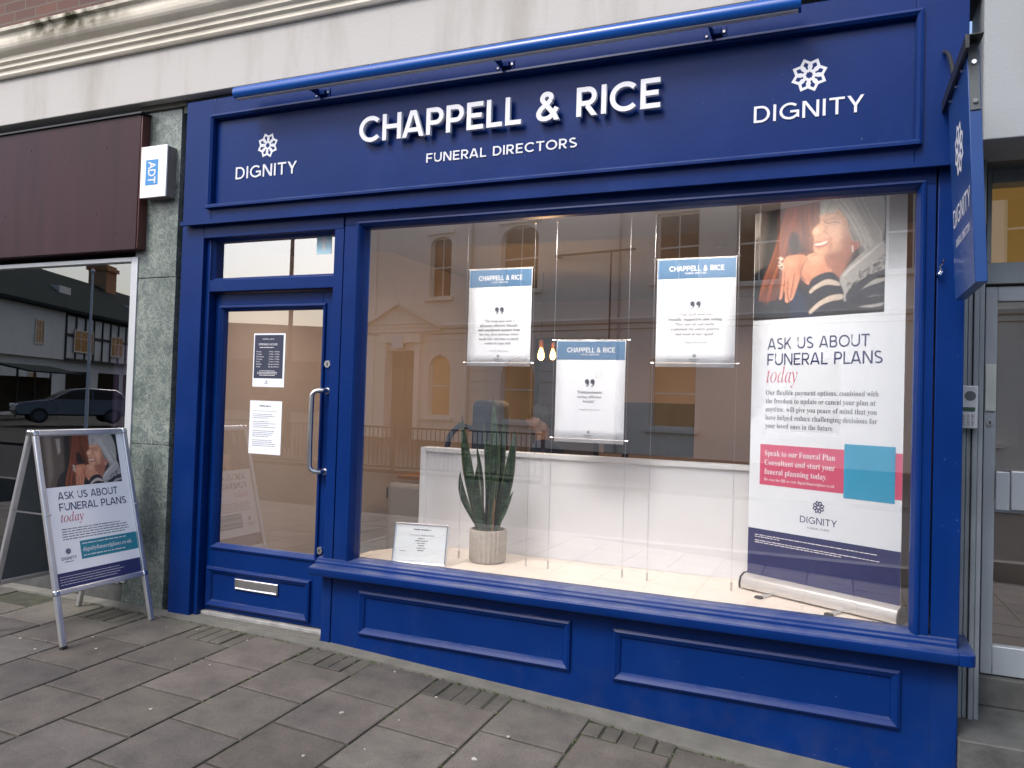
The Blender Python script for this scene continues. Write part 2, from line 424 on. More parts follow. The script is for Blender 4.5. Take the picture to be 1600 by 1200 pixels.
def glass_mat(name, f0=0.14, tint=(1, 1, 1), gcol=(1, 1, 1), rough=0.0):
    """a clear pane: mirror share grows with the viewing angle, the rest passes through"""
    m = bpy.data.materials.new(name); m.use_nodes = True; nt = m.node_tree
    for n in list(nt.nodes): nt.nodes.remove(n)
    N = nt.nodes.new; L = nt.links.new
    out = N('ShaderNodeOutputMaterial'); mx = N('ShaderNodeMixShader'); tr = N('ShaderNodeBsdfTransparent'); gl = N('ShaderNodeBsdfGlossy')
    tr.inputs[0].default_value = (*tint, 1); gl.inputs['Color'].default_value = (*gcol, 1); gl.inputs['Roughness'].default_value = rough
    ge = N('ShaderNodeNewGeometry'); dt = N('ShaderNodeVectorMath'); dt.operation = 'DOT_PRODUCT'
    L(ge.outputs['Incoming'], dt.inputs[0]); L(ge.outputs['Normal'], dt.inputs[1])
    def math_(op, a, b):
        n = N('ShaderNodeMath'); n.operation = op; n.use_clamp = True
        for i, v in enumerate((a, b)):
            if isinstance(v, (int, float)): n.inputs[i].default_value = v
            else: L(v, n.inputs[i])
        return n.outputs[0]
    ab_ = N('ShaderNodeMath'); ab_.operation = 'ABSOLUTE'; L(dt.outputs['Value'], ab_.inputs[0])
    p5 = math_('POWER', math_('SUBTRACT', 1.0, ab_.outputs[0]), 5.0)
    F = math_('ADD', math_('MULTIPLY', p5, 1-f0), f0)
    F = math_('MULTIPLY', F, math_('SUBTRACT', 1.0, ge.outputs['Backfacing']))
    tc = N('ShaderNodeTexCoord'); no = N('ShaderNodeTexNoise'); no.inputs['Scale'].default_value = 0.9; no.inputs['Detail'].default_value = 1
    bp = N('ShaderNodeBump'); bp.inputs['Strength'].default_value = 0.012; bp.inputs['Distance'].default_value = 0.02
    L(tc.outputs['Object'], no.inputs['Vector']); L(no.outputs['Fac'], bp.inputs['Height']); L(bp.outputs[0], gl.inputs['Normal'])
    L(F, mx.inputs[0]); L(tr.outputs[0], mx.inputs[1]); L(gl.outputs[0], mx.inputs[2]); L(mx.outputs[0], out.inputs[0])
    return m
GLASS = glass_mat('shop_glass', 0.35)
GLASS_DOOR = glass_mat('door_glass', 0.20)
GLASS_NB = glass_mat('dark_shop_glass', 0.24, tint=(0.7, 0.72, 0.7))
GLASS_TR = glass_mat('transom_glass', 0.33)

def marble():
    m = mat('green_marble', (0.2, 0.2, 0.2), rough=0.33); nt = m.node_tree; b = nt.nodes['Principled BSDF']
    tc = nt.nodes.new('ShaderNodeTexCoord'); mp = nt.nodes.new('ShaderNodeMapping'); nt.links.new(tc.outputs['Object'], mp.inputs[0])
    n1 = nt.nodes.new('ShaderNodeTexNoise'); n1.inputs['Scale'].default_value = 7; n1.inputs['Detail'].default_value = 8; n1.inputs['Distortion'].default_value = 2.2
    nt.links.new(mp.outputs[0], n1.inputs['Vector'])
    mix = nt.nodes.new('ShaderNodeMixRGB'); mix.blend_type = 'ADD'; mix.inputs[0].default_value = 0.35
    nt.links.new(mp.outputs[0], mix.inputs[1]); nt.links.new(n1.outputs['Color'], mix.inputs[2])
    v = nt.nodes.new('ShaderNodeTexVoronoi'); v.feature = 'DISTANCE_TO_EDGE'; v.inputs['Scale'].default_value = 10
    nt.links.new(mix.outputs[0], v.inputs['Vector'])
    v2 = nt.nodes.new('ShaderNodeTexVoronoi'); v2.feature = 'DISTANCE_TO_EDGE'; v2.inputs['Scale'].default_value = 27
    nt.links.new(mix.outputs[0], v2.inputs['Vector'])
    mn = nt.nodes.new('ShaderNodeMath'); mn.operation = 'MULTIPLY'; nt.links.new(v.outputs['Distance'], mn.inputs[0]); nt.links.new(v2.outputs['Distance'], mn.inputs[1])
    r = nt.nodes.new('ShaderNodeValToRGB'); el = r.color_ramp.elements
    el[0].position = 0.0; el[0].color = (0.28, 0.31, 0.285, 1); el[1].position = 0.026; el[1].color = (0.100, 0.126, 0.130, 1)
    e2 = el.new(0.006); e2.color = (0.155, 0.185, 0.17, 1)
    nt.links.new(mn.outputs[0], r.inputs[0])
    n2 = nt.nodes.new('ShaderNodeTexNoise'); n2.inputs['Scale'].default_value = 3; n2.inputs['Detail'].default_value = 5; nt.links.new(mp.outputs[0], n2.inputs['Vector'])
    r2 = nt.nodes.new('ShaderNodeValToRGB'); r2.color_ramp.elements[0].position = .35; r2.color_ramp.elements[0].color = (.55, .6, .58, 1); r2.color_ramp.elements[1].position = .7; r2.color_ramp.elements[1].color = (1.15, 1.15, 1.12, 1)
    nt.links.new(n2.outputs['Fac'], r2.inputs[0])
    mu = nt.nodes.new('ShaderNodeMixRGB'); mu.blend_type = 'MULTIPLY'; mu.inputs[0].default_value = 1
    nt.links.new(r.outputs[0], mu.inputs[1]); nt.links.new(r2.outputs[0], mu.inputs[2]); nt.links.new(mu.outputs[0], b.inputs['Base Color'])
    return m
MARBLE = marble()

def stucco(name, col, stain=(0.20, 0.18, 0.14), amount=0.45, sc=(1.2, 1.2, 0.35), lo=0.52, hi=0.8):
    m = mat(name, col, rough=0.85, bump=0.12, bscale=70); nt = m.node_tree; b = nt.nodes['Principled BSDF']
    tc = nt.nodes.new('ShaderNodeTexCoord'); mp = nt.nodes.new('ShaderNodeMapping'); mp.inputs['Scale'].default_value = sc; nt.links.new(tc.outputs['Object'], mp.inputs[0])
    n = nt.nodes.new('ShaderNodeTexNoise'); n.inputs['Scale'].default_value = 2.2; n.inputs['Detail'].default_value = 9; n.inputs['Roughness'].default_value = 0.62; nt.links.new(mp.outputs[0], n.inputs['Vector'])
    r = nt.nodes.new('ShaderNodeValToRGB'); r.color_ramp.elements[0].position = lo; r.color_ramp.elements[0].color = (0, 0, 0, 1); r.color_ramp.elements[1].position = hi; r.color_ramp.elements[1].color = (amount,)*3 + (1,)
    nt.links.new(n.outputs['Fac'], r.inputs[0])
    mx = nt.nodes.new('ShaderNodeMixRGB'); nt.links.new(r.outputs[0], mx.inputs[0]); mx.inputs[1].default_value = (*col, 1); mx.inputs[2].default_value = (*stain, 1)
    nt.links.new(mx.outputs[0], b.inputs['Base Color'])
    return m
STUCCO = stucco('white_render', (0.44, 0.435, 0.425), amount=0.55, sc=(1.6, 1.6, 0.30), lo=.50, hi=.78)
STUCCO_C = stucco('cornice_stone', (0.82, 0.77, 0.66), stain=(0.12, 0.11, 0.07), amount=0.45, sc=(0.55, 1.5, 1.5), lo=0.50, hi=0.8)
def algae_patch(m):
    nt = m.node_tree; b = nt.nodes['Principled BSDF']; src = b.inputs['Base Color'].links[0].from_socket
    tc = nt.nodes.new('ShaderNodeTexCoord'); sp = nt.nodes.new('ShaderNodeSeparateXYZ'); nt.links.new(tc.outputs['Object'], sp.inputs[0])
    n = nt.nodes.new('ShaderNodeTexNoise'); n.inputs['Scale'].default_value = 9; n.inputs['Detail'].default_value = 8; nt.links.new(tc.outputs['Object'], n.inputs['Vector'])
    a = nt.nodes.new('ShaderNodeMath'); a.operation = 'ADD'; a.inputs[1].default_value = 2.78; nt.links.new(sp.outputs['X'], a.inputs[0])
    ab_ = nt.nodes.new('ShaderNodeMath'); ab_.operation = 'ABSOLUTE'; nt.links.new(a.outputs[0], ab_.inputs[0])
    mr = nt.nodes.new('ShaderNodeMapRange'); mr.inputs[1].default_value = .75; mr.inputs[2].default_value = .20; nt.links.new(ab_.outputs[0], mr.inputs[0])
    mz = nt.nodes.new('ShaderNodeMapRange'); mz.inputs[1].default_value = .42; mz.inputs[2].default_value = .50; nt.links.new(sp.outputs['Z'], mz.inputs[0])
    r = nt.nodes.new('ShaderNodeMapRange'); r.inputs[1].default_value = .35; r.inputs[2].default_value = .6; nt.links.new(n.outputs['Fac'], r.inputs[0])
    m1 = nt.nodes.new('ShaderNodeMath'); m1.operation = 'MULTIPLY'; nt.links.new(mr.outputs[0], m1.inputs[0]); nt.links.new(r.outputs[0], m1.inputs[1])
    m2 = nt.nodes.new('ShaderNodeMath'); m2.operation = 'MULTIPLY'; nt.links.new(m1.outputs[0], m2.inputs[0]); nt.links.new(mz.outputs[0], m2.inputs[1])
    mx = nt.nodes.new('ShaderNodeMixRGB'); nt.links.new(m2.outputs[0], mx.inputs[0]); nt.links.new(src, mx.inputs[1]); mx.inputs[2].default_value = (.075, .07, .035, 1); nt.links.new(mx.outputs[0], b.inputs['Base Color'])
algae_patch(STUCCO_C)
CREAM = stucco('cream_stucco', (0.85, 0.69, 0.55), amount=0.2)
HT_WHITE = stucco('white_panel_render', (0.66, 0.64, 0.60), amount=0.25)

def brick(name, c1, c2, mortar, scale=1.0, rot=(R_(90), 0, 0)):
    m = mat(name, c1, rough=0.9); nt = m.node_tree; b = nt.nodes['Principled BSDF']
    tc = nt.nodes.new('ShaderNodeTexCoord'); mp = nt.nodes.new('ShaderNodeMapping'); nt.links.new(tc.outputs['Object'], mp.inputs[0]); mp.inputs['Rotation'].default_value = rot
    t = nt.nodes.new('ShaderNodeTexBrick'); t.inputs['Color1'].default_value = (*c1, 1); t.inputs['Color2'].default_value = (*c2, 1); t.inputs['Mortar'].default_value = (*mortar, 1)
    t.inputs['Scale'].default_value = scale; t.inputs['Brick Width'].default_value = 0.225; t.inputs['Row Height'].default_value = 0.075; t.inputs['Mortar Size'].default_value = 0.006
    nt.links.new(mp.outputs[0], t.inputs['Vector']); nt.links.new(t.outputs['Color'], b.inputs['Base Color'])
    return m
BRICK = brick('red_brick', (0.12, 0.058, 0.045), (0.085, 0.048, 0.045), (0.11, 0.095, 0.085))
BRICK_O = brick('sunlit_brick', (0.42, 0.17, 0.06), (0.34, 0.13, 0.05), (0.30, 0.22, 0.15))  # the low sun's orange light is put into the brick colour

def paving():
    m = mat('concrete_slab', (0.16, 0.15, 0.14), rough=0.82); nt = m.node_tree; b = nt.nodes['Principled BSDF']
    at = nt.nodes.new('ShaderNodeAttribute'); at.attribute_name = 'tone'
    tc = nt.nodes.new('ShaderNodeTexCoord')
    n = nt.nodes.new('ShaderNodeTexNoise'); n.inputs['Scale'].default_value = 5; n.inputs['Detail'].default_value = 9; n.inputs['Roughness'].default_value = .65; nt.links.new(tc.outputs['Object'], n.inputs['Vector'])
    n2 = nt.nodes.new('ShaderNodeTexNoise'); n2.inputs['Scale'].default_value = 170; n2.inputs['Detail'].default_value = 3; nt.links.new(tc.outputs['Object'], n2.inputs['Vector'])
    r = nt.nodes.new('ShaderNodeValToRGB'); r.color_ramp.elements[0].position = .3; r.color_ramp.elements[0].color = (.58, .58, .60, 1); r.color_ramp.elements[1].position = .75; r.color_ramp.elements[1].color = (1.28, 1.26, 1.22, 1); nt.links.new(n.outputs['Fac'], r.inputs[0])
    r2 = nt.nodes.new('ShaderNodeValToRGB'); r2.color_ramp.elements[0].position = .3; r2.color_ramp.elements[0].color = (.72, .72, .72, 1); r2.color_ramp.elements[1].position = .72; r2.color_ramp.elements[1].color = (1.3, 1.3, 1.3, 1); nt.links.new(n2.outputs['Fac'], r2.inputs[0])
    a = nt.nodes.new('ShaderNodeMixRGB'); a.blend_type = 'MULTIPLY'; a.inputs[0].default_value = 1; nt.links.new(at.outputs['Color'], a.inputs[1]); nt.links.new(r.outputs[0], a.inputs[2])
    c = nt.nodes.new('ShaderNodeMixRGB'); c.blend_type = 'MULTIPLY'; c.inputs[0].default_value = 1; nt.links.new(a.outputs[0], c.inputs[1]); nt.links.new(r2.outputs[0], c.inputs[2])
    # green algae in patches near the wall
    sp = nt.nodes.new('ShaderNodeSeparateXYZ'); nt.links.new(tc.outputs['Object'], sp.inputs[0])
    mr = nt.nodes.new('ShaderNodeMapRange'); mr.inputs[1].default_value = -0.62; mr.inputs[2].default_value = -0.02; nt.links.new(sp.outputs['Y'], mr.inputs[0])
    n3 = nt.nodes.new('ShaderNodeTexNoise'); n3.inputs['Scale'].default_value = 2.6; n3.inputs['Detail'].default_value = 6; nt.links.new(tc.outputs['Object'], n3.inputs['Vector'])
    r3 = nt.nodes.new('ShaderNodeValToRGB'); r3.color_ramp.elements[0].position = .42; r3.color_ramp.elements[0].color = (0, 0, 0, 1); r3.color_ramp.elements[1].position = .66; r3.color_ramp.elements[1].color = (.38, .38, .38, 1); nt.links.new(n3.outputs['Fac'], r3.inputs[0])
    mm = nt.nodes.new('ShaderNodeMath'); mm.operation = 'MULTIPLY'; nt.links.new(mr.outputs[0], mm.inputs[0]); nt.links.new(r3.outputs[0], mm.inputs[1])
    g = nt.nodes.new('ShaderNodeMixRGB'); nt.links.new(mm.outputs[0], g.inputs[0]); nt.links.new(c.outputs[0], g.inputs[1]); g.inputs[2].default_value = (0.085, 0.095, 0.055, 1)
    nt.links.new(g.outputs[0], b.inputs['Base Color'])
    bp = nt.nodes.new('ShaderNodeBump'); bp.inputs['Strength'].default_value = .35; bp.inputs['Distance'].default_value = .004; nt.links.new(n2.outputs['Fac'], bp.inputs['Height']); nt.links.new(bp.outputs[0], b.inputs['Normal'])
    return m
PAVING = paving()
JOINT = mat('joint_mortar', (0.026, 0.024, 0.020), rough=0.95, var=0.35, vscale=12, col2=(0.045, 0.048, 0.026))
ASPHALT = mat('asphalt', (0.05, 0.05, 0.052), rough=0.9, var=0.2, vscale=5, bump=0.3, bscale=120)

# ------------------------------------------------------------------ ground
def z0(x): return float(np.interp(x, [-12, -3.6, -2.65, 0.5, 3.0], [-.035, -.035, -.045, -.205, -.28]))
def gz(x, y): return z0(x) + .024*min(y, 0)

gb = MB().grid(lambda u, v: (-150+300*u, -150+300*v, -0.62), 4, 4)
struct('ground', gb, ASPHALT)
rb = MB().box(-120, 60, -11.2, -4.9, -0.61, -0.34); struct('road', rb, mat('road_tarmac', (.034, .034, .036), .92, spec=.1, var=.2, vscale=3))
fb = MB().box(-120, 60, -60, -11.3, -0.60, -0.27); struct('far_pavement', fb, mat('worn_tarmac', (.045, .043, .04), .95, spec=.1, var=.2, vscale=2))
# pavement: bed, slabs laid half bond in columns square to the shop, setts as infill, a concrete strip along the wall
pv = MB(); tones = []
def slab(x0, x1, y0, y1, tone, j=0.007, th=0.05, dz=0.0):
    n0 = len(pv.v); a, b, c, d = x0+j, x1-j, y0+j, y1-j
    if b-a < .02 or d-c < .02: return
    t = .006; e = [rng.uniform(-.0012, .0012) for _ in range(4)]
    P = [(a, c), (b, c), (b, d), (a, d)]; Q = [(a+t, c+t), (b-t, c+t), (b-t, d-t), (a+t, d-t)]
    vs = [(x, y, gz(x, y)-th) for x, y in P] + [(x, y, gz(x, y)-.003+dz+e[i]) for i, (x, y) in enumerate(P)] + [(x, y, gz(x, y)+dz+e[i]) for i, (x, y) in enumerate(Q)]
    fs = [(i, (i+1) % 4, 4+(i+1) % 4, 4+i) for i in range(4)] + [(4+i, 4+(i+1) % 4, 8+(i+1) % 4, 8+i) for i in range(4)] + [(8, 9, 10, 11)]
    pv.add(vs, fs); tones.extend([tone]*12)
cols = [-4.35, -3.93, -3.51, -3.10, -2.69, -2.285, -1.88, -1.455, -1.04]
while cols[-1] < 4.2: cols.append(cols[-1]+.415)
while cols[0] > -9.4: cols.insert(0, cols[0]-.415)
base_i = cols.index(-3.51)
def strip_edge(x): return float(np.interp(x, [-9, -3.9, -2.7, -1.85, -1.44, -1.02, -.6, .5, 4], [-.06, -.06, -.075, -.075, -.088, -.118, -.17, -.24, -.3]))
for i in range(len(cols)-1):
    xa, xb = cols[i], cols[i+1]; xm = (xa+xb)/2; ye = strip_edge(xm)
    odd = (i - base_i) % 2 == 0          # column with a joint at -0.285: its first gap is filled with setts
    y = -0.285 if odd else -0.09
    tb = lambda: tuple(np.array([.083, .0745, .0685])*rng.uniform(.76, 1.2)*np.array([1+rng.uniform(-.03, .03), 1, 1+rng.uniform(-.04, .04)]))
    if odd:
        top = ye-.004
        n = 5
        for k in range(n):
            if -4.3 < xm < 4.2:
                a, b = xa+(xb-xa)*k/n, xa+(xb-xa)*(k+1)/n
                tt = tuple(np.array([.070, .065, .058])*rng.uniform(.75, 1.12)); slab(a+rng.uniform(-.006, .006), b+rng.uniform(-.006, .006), y+rng.uniform(-.01, .01), top, tt, j=.005, dz=rng.uniform(-.005, .001))
    else: y = ye-.004
    first = True
    yy = y
    nxt = (y-.405) if odd else (-.09-.405)
    while yy > -4.75:
        slab(xa, xb, max(nxt, -4.75), yy, tb()); yy = nxt; nxt -= .405
bed_x = np.linspace(-9.5, 4.3, 60)
pvo = None
ob = pv.build('pavement', PAVING); tag(ob, kind='structure')
ca = ob.data.color_attributes.new('tone', 'FLOAT_COLOR', 'POINT')
ca.data.foreach_set('color', np.array([(*t, 1) for t in tones], dtype=np.float32).ravel())
bd = MB()
bd.grid(lambda u, v: ((lambda x, y: (x, y, gz(x, y)-.008))(-9.5+13.8*u, -4.8+4.78*v)), 60, 4)
struct('paving_bed', bd, JOINT)
ks = MB()
def kstrip(x, side):
    ye = strip_edge(x); z = z0(x)
    return {'o': (x, ye, gz(x, ye)+.004), 'i': (x, .02, z+.012), 'ob': (x, ye, z-.08)}[side]
xs = np.linspace(-9.5, .5, 60)
for a, b in zip(xs[:-1], xs[1:]):
    ks.add([kstrip(a, 'o'), kstrip(b, 'o'), kstrip(b, 'i'), kstrip(a, 'i')], [(0, 1, 2, 3)])
    ks.add([kstrip(a, 'ob'), kstrip(b, 'ob'), kstrip(b, 'o'), kstrip(a, 'o')], [(0, 1, 2, 3)])
struct('footway_edge_strip', ks, CONCRETE)
lt = MB(); LR = random.Random(5)
for k in range(70):
    x, y = LR.uniform(-4.6, .6), LR.uniform(-2.6, -.1)
    r_, n_ = LR.uniform(.003, .010)*(1.6 if k % 9 == 0 else 1), 7
    ph_ = [(x+r_*LR.uniform(.6, 1.2)*math.cos(6.283*i/n_), y+r_*LR.uniform(.6, 1.2)*math.sin(6.283*i/n_)) for i in range(n_)]
    lt.prism(ph_, lambda a, b: (a, b, gz(a, b)+.0005), lambda a, b: (a, b, gz(a, b)+.0035))
tag(lt.build('pavement_litter', mat('pale_trodden_gum', (.30, .29, .27), .8, var=.4, vscale=8)), kind='stuff')
ms = MB()
for k in range(520):
    i = LR.choice(range(len(cols)-1)); x = cols[i] + LR.gauss(0, .004); y = -abs(LR.gauss(0, .32))-.08
    if k % 3 == 0: x = LR.uniform(-4.6, .45); y = strip_edge(x) + LR.gauss(0, .006)
    if not -4.8 < x < .6: continue
    r_ = LR.uniform(.003, .009); z_ = gz(x, y)-.003
    ms.add([(x-r_, y-r_, z_), (x+r_, y-r_*.6, z_), (x+r_*.7, y+r_, z_), (x-r_*.8, y+r_*.8, z_), (x, y, z_+r_*.9)], [(0, 1, 4), (1, 2, 4), (2, 3, 4), (3, 0, 4)])
tag(ms.build('joint_moss', mat('joint_moss', (.045, .06, .02), .95, var=.4, vscale=30)), kind='stuff')
kb = MB().box(-60, 30, -4.93, -4.76, -.6, -.16); struct('kerb', kb, CONCRETE)

# ------------------------------------------------------------------ the blue shopfront
shop = thing('shopfront', 'deep blue painted shopfront with white raised name letters and large display window', 'shopfront', (-1.7, 0, 0))
YF = -.03                                   # fascia face
fx0, fz0 = q(-3.881, 2.446, YF); fx1, fz1 = q(.50, 3.235, YF)
px0, pz0 = q(-3.645, 2.562, YF); px1, pz1 = q(.300, 3.10, YF)
fm = MB().frame(fx0, fx1, fz0, fz1, [(0, .12), (0, YF)] + [(0, YF)] and [(0, .12), (0, YF), (.001, YF), (.001, .12)])
fm = MB()
fm.box(fx0, px0, YF, .15, fz0, fz1); fm.box(px1, fx1, YF, .15, fz0, fz1)
fm.box(px0, px1, YF, .15, fz0, pz0); fm.box(px0, px1, YF, .15, pz1, fz1)
fascia = fm.build('fascia', BLUE, shop, bevel=.003)
YP = -.006
MB().box(px0-.01, px1+.01, YP, .10, pz0-.01, pz1+.01).build('fascia_panel', BLUE, fascia)
tm = MB().frame(px0-.028, px1+.028, pz0-.028, pz1+.028, [(0, YF+.002), (0, YF-.016), (.012, YF-.020), (.026, YF-.010), (.030, YP-.004), (.030, YF+.002)])
tm.xprof([(YF+.001, pz0-.030), (YF-.034, pz0-.030), (YF-.034, pz0-.018), (YF-.016, pz0-.006), (YF+.001, pz0-.006)], px0-.032, px1+.018)
tm.build('panel_moulding', BLUE, fascia)
MB().xprof([(YF+.001, fz0-.012), (YF-.022, fz0-.012), (YF-.022, fz0+.012), (YF+.001, fz0+.018)], fx0, fx1).build('fascia_drip', BLUE, fascia)
PLF = Plane2((0, YP, 0), (1, 0, 0), (0, 0, 1), (0, -1, 0))
lm = MB(); h0 = .012
lx0, lz0 = q(-2.562, 2.841, -.055); lx1, lz1 = q(-.812, 2.991, -.055)
sign_text(None, PLF, 'CHAPPELL & RICE', lx0, lx1, lz0, lz1, w=.165, gap=.115, depth=.022, h=.020, each=lambda mb: mb.build('raised_letter', WHITE, fascia))
lm = MB()
a0, b0 = q(-2.109, 2.683, YP-.004); a1, b1 = q(-1.236, 2.734, YP-.004)
sign_text(lm, PLF, 'FUNERAL DIRECTORS', a0, a1, b0, b1, w=.15, gap=.16, depth=.003)
lm.build('flat_lettering', WHITE, fascia)
for (dx0, dx1, dz0, dz1, ex, ez, er) in ((-3.457, -2.99, 2.702, 2.777, -3.217, 2.893, .070), (-.37, .098, 2.707, 2.784, -.132, 2.902, .0715)):
    lm = MB(); a0, b0 = q(dx0, dz0, YP); a1, b1 = q(dx1, dz1, YP); e0, e1 = q(ex, ez, YP)
    sign_text(lm, PLF, 'DIGNITY', a0, a1, b0, b1, w=.135, gap=.17, depth=.003); lm.build('brand_lettering', WHITE, fascia)
    lm = MB(); emblem(lm, PLF, e0, e1, er); lm.build('emblem', WHITE, fascia)

# pilasters, jambs, heads (y = 0 faces)
pl = MB(); pl.box(-3.88, -3.70, 0, .16, -.08, fz0-.0); pl.build('pilaster', BLUE, shop, bevel=.004)
pr_ = MB(); pr_.box(.394, .50, .004, .60, -.30, fz0); pr_.build('pilaster', BLUE, shop, bevel=.004)
hd = MB(); hd.box(-3.70, -2.64, .0, .12, 2.348, fz0); hd.box(-2.632, .387, .002, .12, 2.362, fz0); hd.build('head_rail', BLUE, shop, bevel=.003)
# door opening frame
YD = .085
df = MB()
jx0, _ = q(-3.684, 0, YD-.02)
df.box(-3.70, -3.665, .0+.03, .16, -.05, 2.348)                              # left jamb
df.box(-2.702, -2.638, .0, .16, -.12, 2.348)                                # right post
df.box(-3.665, -2.702, .03, .16, 2.012, 2.085)                              # transom bar
doorframe = df.build('door_frame', BLUE, shop, bevel=.003)
MB().frame(-3.665, -2.702, 2.085, 2.348, [(0, .03+.03), (0, .03+.012), (.016, .03+.03), (.016, .06), (.016, .12), (0, .12)]).build('transom_bead', BLUE, doorframe)
MB().box(-3.655, -2.71, .088, .096, 2.095, 2.340).build('transom_pane', GLASS_TR, doorframe)
# door
dx0, dz0 = -3.660, .004; dx1, dz1 = -2.706, 2.006
gx0, gz0 = q(-3.515, .440, YD); gx1, gz1 = q(-2.766, 1.888, YD)
dm = MB()
dm.box(dx0, gx0, YD, YD+.05, dz0, dz1); dm.box(gx1, dx1, YD, YD+.05, dz0, dz1)
dm.box(gx0, gx1, YD, YD+.05, dz0, gz0); dm.box(gx0, gx1, YD, YD+.05, gz1, dz1)
door = dm.build('door', BLUE, shop, bevel=.003)
MB().frame(gx0-.03, gx1+.03, gz0-.03, gz1+.03, [(0, YD-.001), (.004, YD-.012), (.014, YD-.014), (.024, YD-.004), (.036, YD+.012), (.036, YD+.03), (0, YD+.03)]).build('glazing_bead', BLUE, door)
MB().box(gx0-.004, gx1+.004, YD+.024, YD+.030, gz0-.004, gz1+.004).build('pane', GLASS_DOOR, door)
ax0, az0 = q(-3.56, .058, YD); ax1, az1 = q(-2.777, .302, YD)
mould = [(0, .001), (.003, -.016), (.014, -.022), (.028, -.014), (.036, -.010), (.044, .001)]
MB().frame(ax0, ax1, az0, az1, [(a, YD+b) for a, b in mould]).build('kick_panel_moulding', BLUE, door)
lb = MB(); bx0, bz0 = q(-3.347, .180, YD-.012); bx1, bz1 = q(-3.02, .247, YD-.012)
lb.frame(bx0, bx1, bz0, bz1, [(0, YD), (0, YD-.010), (.006, YD-.014), (.012, YD-.010), (.013, YD)])
lb.box(bx0+.013, bx1-.013, YD-.007, YD, bz0+.012, bz1-.012)
lb.build('letterbox', STEEL, door, bevel=.0015)
hx, _ = q(-2.712, 0, YD); hza = q(0, 1.405, YD)[1]; hzb = q(0, .937, YD)[1]
pts = [(hx, YD, hza), (hx-.004, YD-.045, hza)] + [(hx-.02-.035*math.sin(R_(t)), YD-.055-.02*math.sin(R_(t)), hza-.035*(1-math.cos(R_(t)))) for t in (20, 45, 70, 90)]
pts += [(hx-.057, YD-.075, (hza+hzb)/2)] + [(hx-.02-.035*math.cos(R_(t)), YD-.055-.02*math.cos(R_(t)), hzb+.035*(1-math.sin(R_(t)))) for t in (0, 20, 45, 70)] + [(hx-.004, YD-.045, hzb), (hx, YD, hzb)]
hm = MB().tube(pts, .0145, 14)
for zz in (hza, hzb): hm.tube([(hx, YD+.001, zz), (hx, YD-.006, zz)], .02, 16)
hm.build('handle', STEEL, door, smooth=True)
for lx, lz in ((-2.716, 1.560), (-2.726, .480)):
    a, b = q(lx, lz, YD); km = MB().use(STEEL).tube([(a, YD+.001, b), (a, YD-.009, b)], [.023, .021], 20)
    km.use(BLACK).box(a-.003, a+.003, YD-.011, YD-.008, b-.010, b+.008); km.build('lock_cylinder', None, door, smooth=True)
MB().box(-3.70, -2.702, -.006, .16, -.09, -.024).build('door_step', CONCRETE, shop, bevel=.004)
th = MB().box(-3.664, -2.703, .058, .15, -.026, -.002); th.build('threshold', mat('pale_threshold', (.26, .26, .26), .6, var=.35, vscale=14), shop, bevel=.004)

# display window frame
wx0, wx1, wz0, wz1 = -2.523, .327, .437, 2.358
MB().box(wx1, .387, .0, .11, .40, 2.362).build('window_stile', BLUE, shop, bevel=.003)
wframe = MB().box(-2.632, wx0, .0, .11, .40, 2.362).build('window_stile', BLUE, shop, bevel=.003)
MB().frame(wx0-.024, wx1+.024, wz0-.024, wz1+.024, [(0, .0), (.003, -.010), (.012, -.012), (.022, -.002), (.036, .030), (.036, .075), (0, .09)]).build('glazing_bead', BLUE, wframe)
MB().box(wx0-.004, wx1+.004, .052, .060, wz0-.004, wz1+.004).build('pane', GLASS, wframe)
# sill with return on the right
sm = MB()
prof = [(.10, .340), (-.070, .352), (-.084, .356), (-.088, .364), (-.088, .396), (-.082, .404), (-.05, .409), (-.032, .412), (-.030, .424), (-.022, .428), (-.016, .430), (-.013, .440), (.02, .444), (.10, .450)]
sm.xprof(prof, -2.735, .49)
rc = .03
sm.zprism([(.49, -.088), (.552-rc, -.088)] + [(.552-rc+rc*math.sin(R_(t)), -.088+rc-rc*math.cos(R_(t))) for t in (15, 35, 55, 75, 90)] + [(.556, .30), (.49, .30)], .356, .404)
sm.build('sill', BLUE, shop, bevel=.003)
# stall riser
rm = MB(); rm.box(-2.636, .496, .0+.006, .14, -.40, .345)
riser = rm.build('stall_riser', BLUE, shop, bevel=.003)
for (a, b, c, d) in ((-2.448, -1.19, .037, .288), (-.975, .287, .030, .283)):
    MB().frame(a, b, c, d, [(i, .006+j) for i, j in mould]).build('riser_moulding', BLUE, riser)

# arrow sticker on the fanlight
ar = thing('arrow_sticker', 'small pale blue square sticker with white arrow on the fanlight glass', 'sticker', (-2.86, .08, 2.27))
a0, b0 = q(-2.826, 2.206, .086); a1, b1 = q(-2.722, 2.337, .086)
STK = mat('pale_blue_sticker', (.36, .60, .72), .4, var=.03)
MB().box(a0, a1, .0855, .0865, b0, b1).build('sticker_sheet', STK, ar)
am = MB(); PA = Plane2(((a0+a1)/2, .0855, (b0+b1)/2), (1, 0, 0), (0, 0, 1), (0, -1, 0))
put2(am, PA, [(-.012, -.045), (.012, -.045), (.012, .005), (.034, .005), (0, .045), (-.034, .005), (-.012, .005)], [(0, 1, 2, 6), (3, 4, 5)], .0006)
am.build('arrow', WHITE, ar)

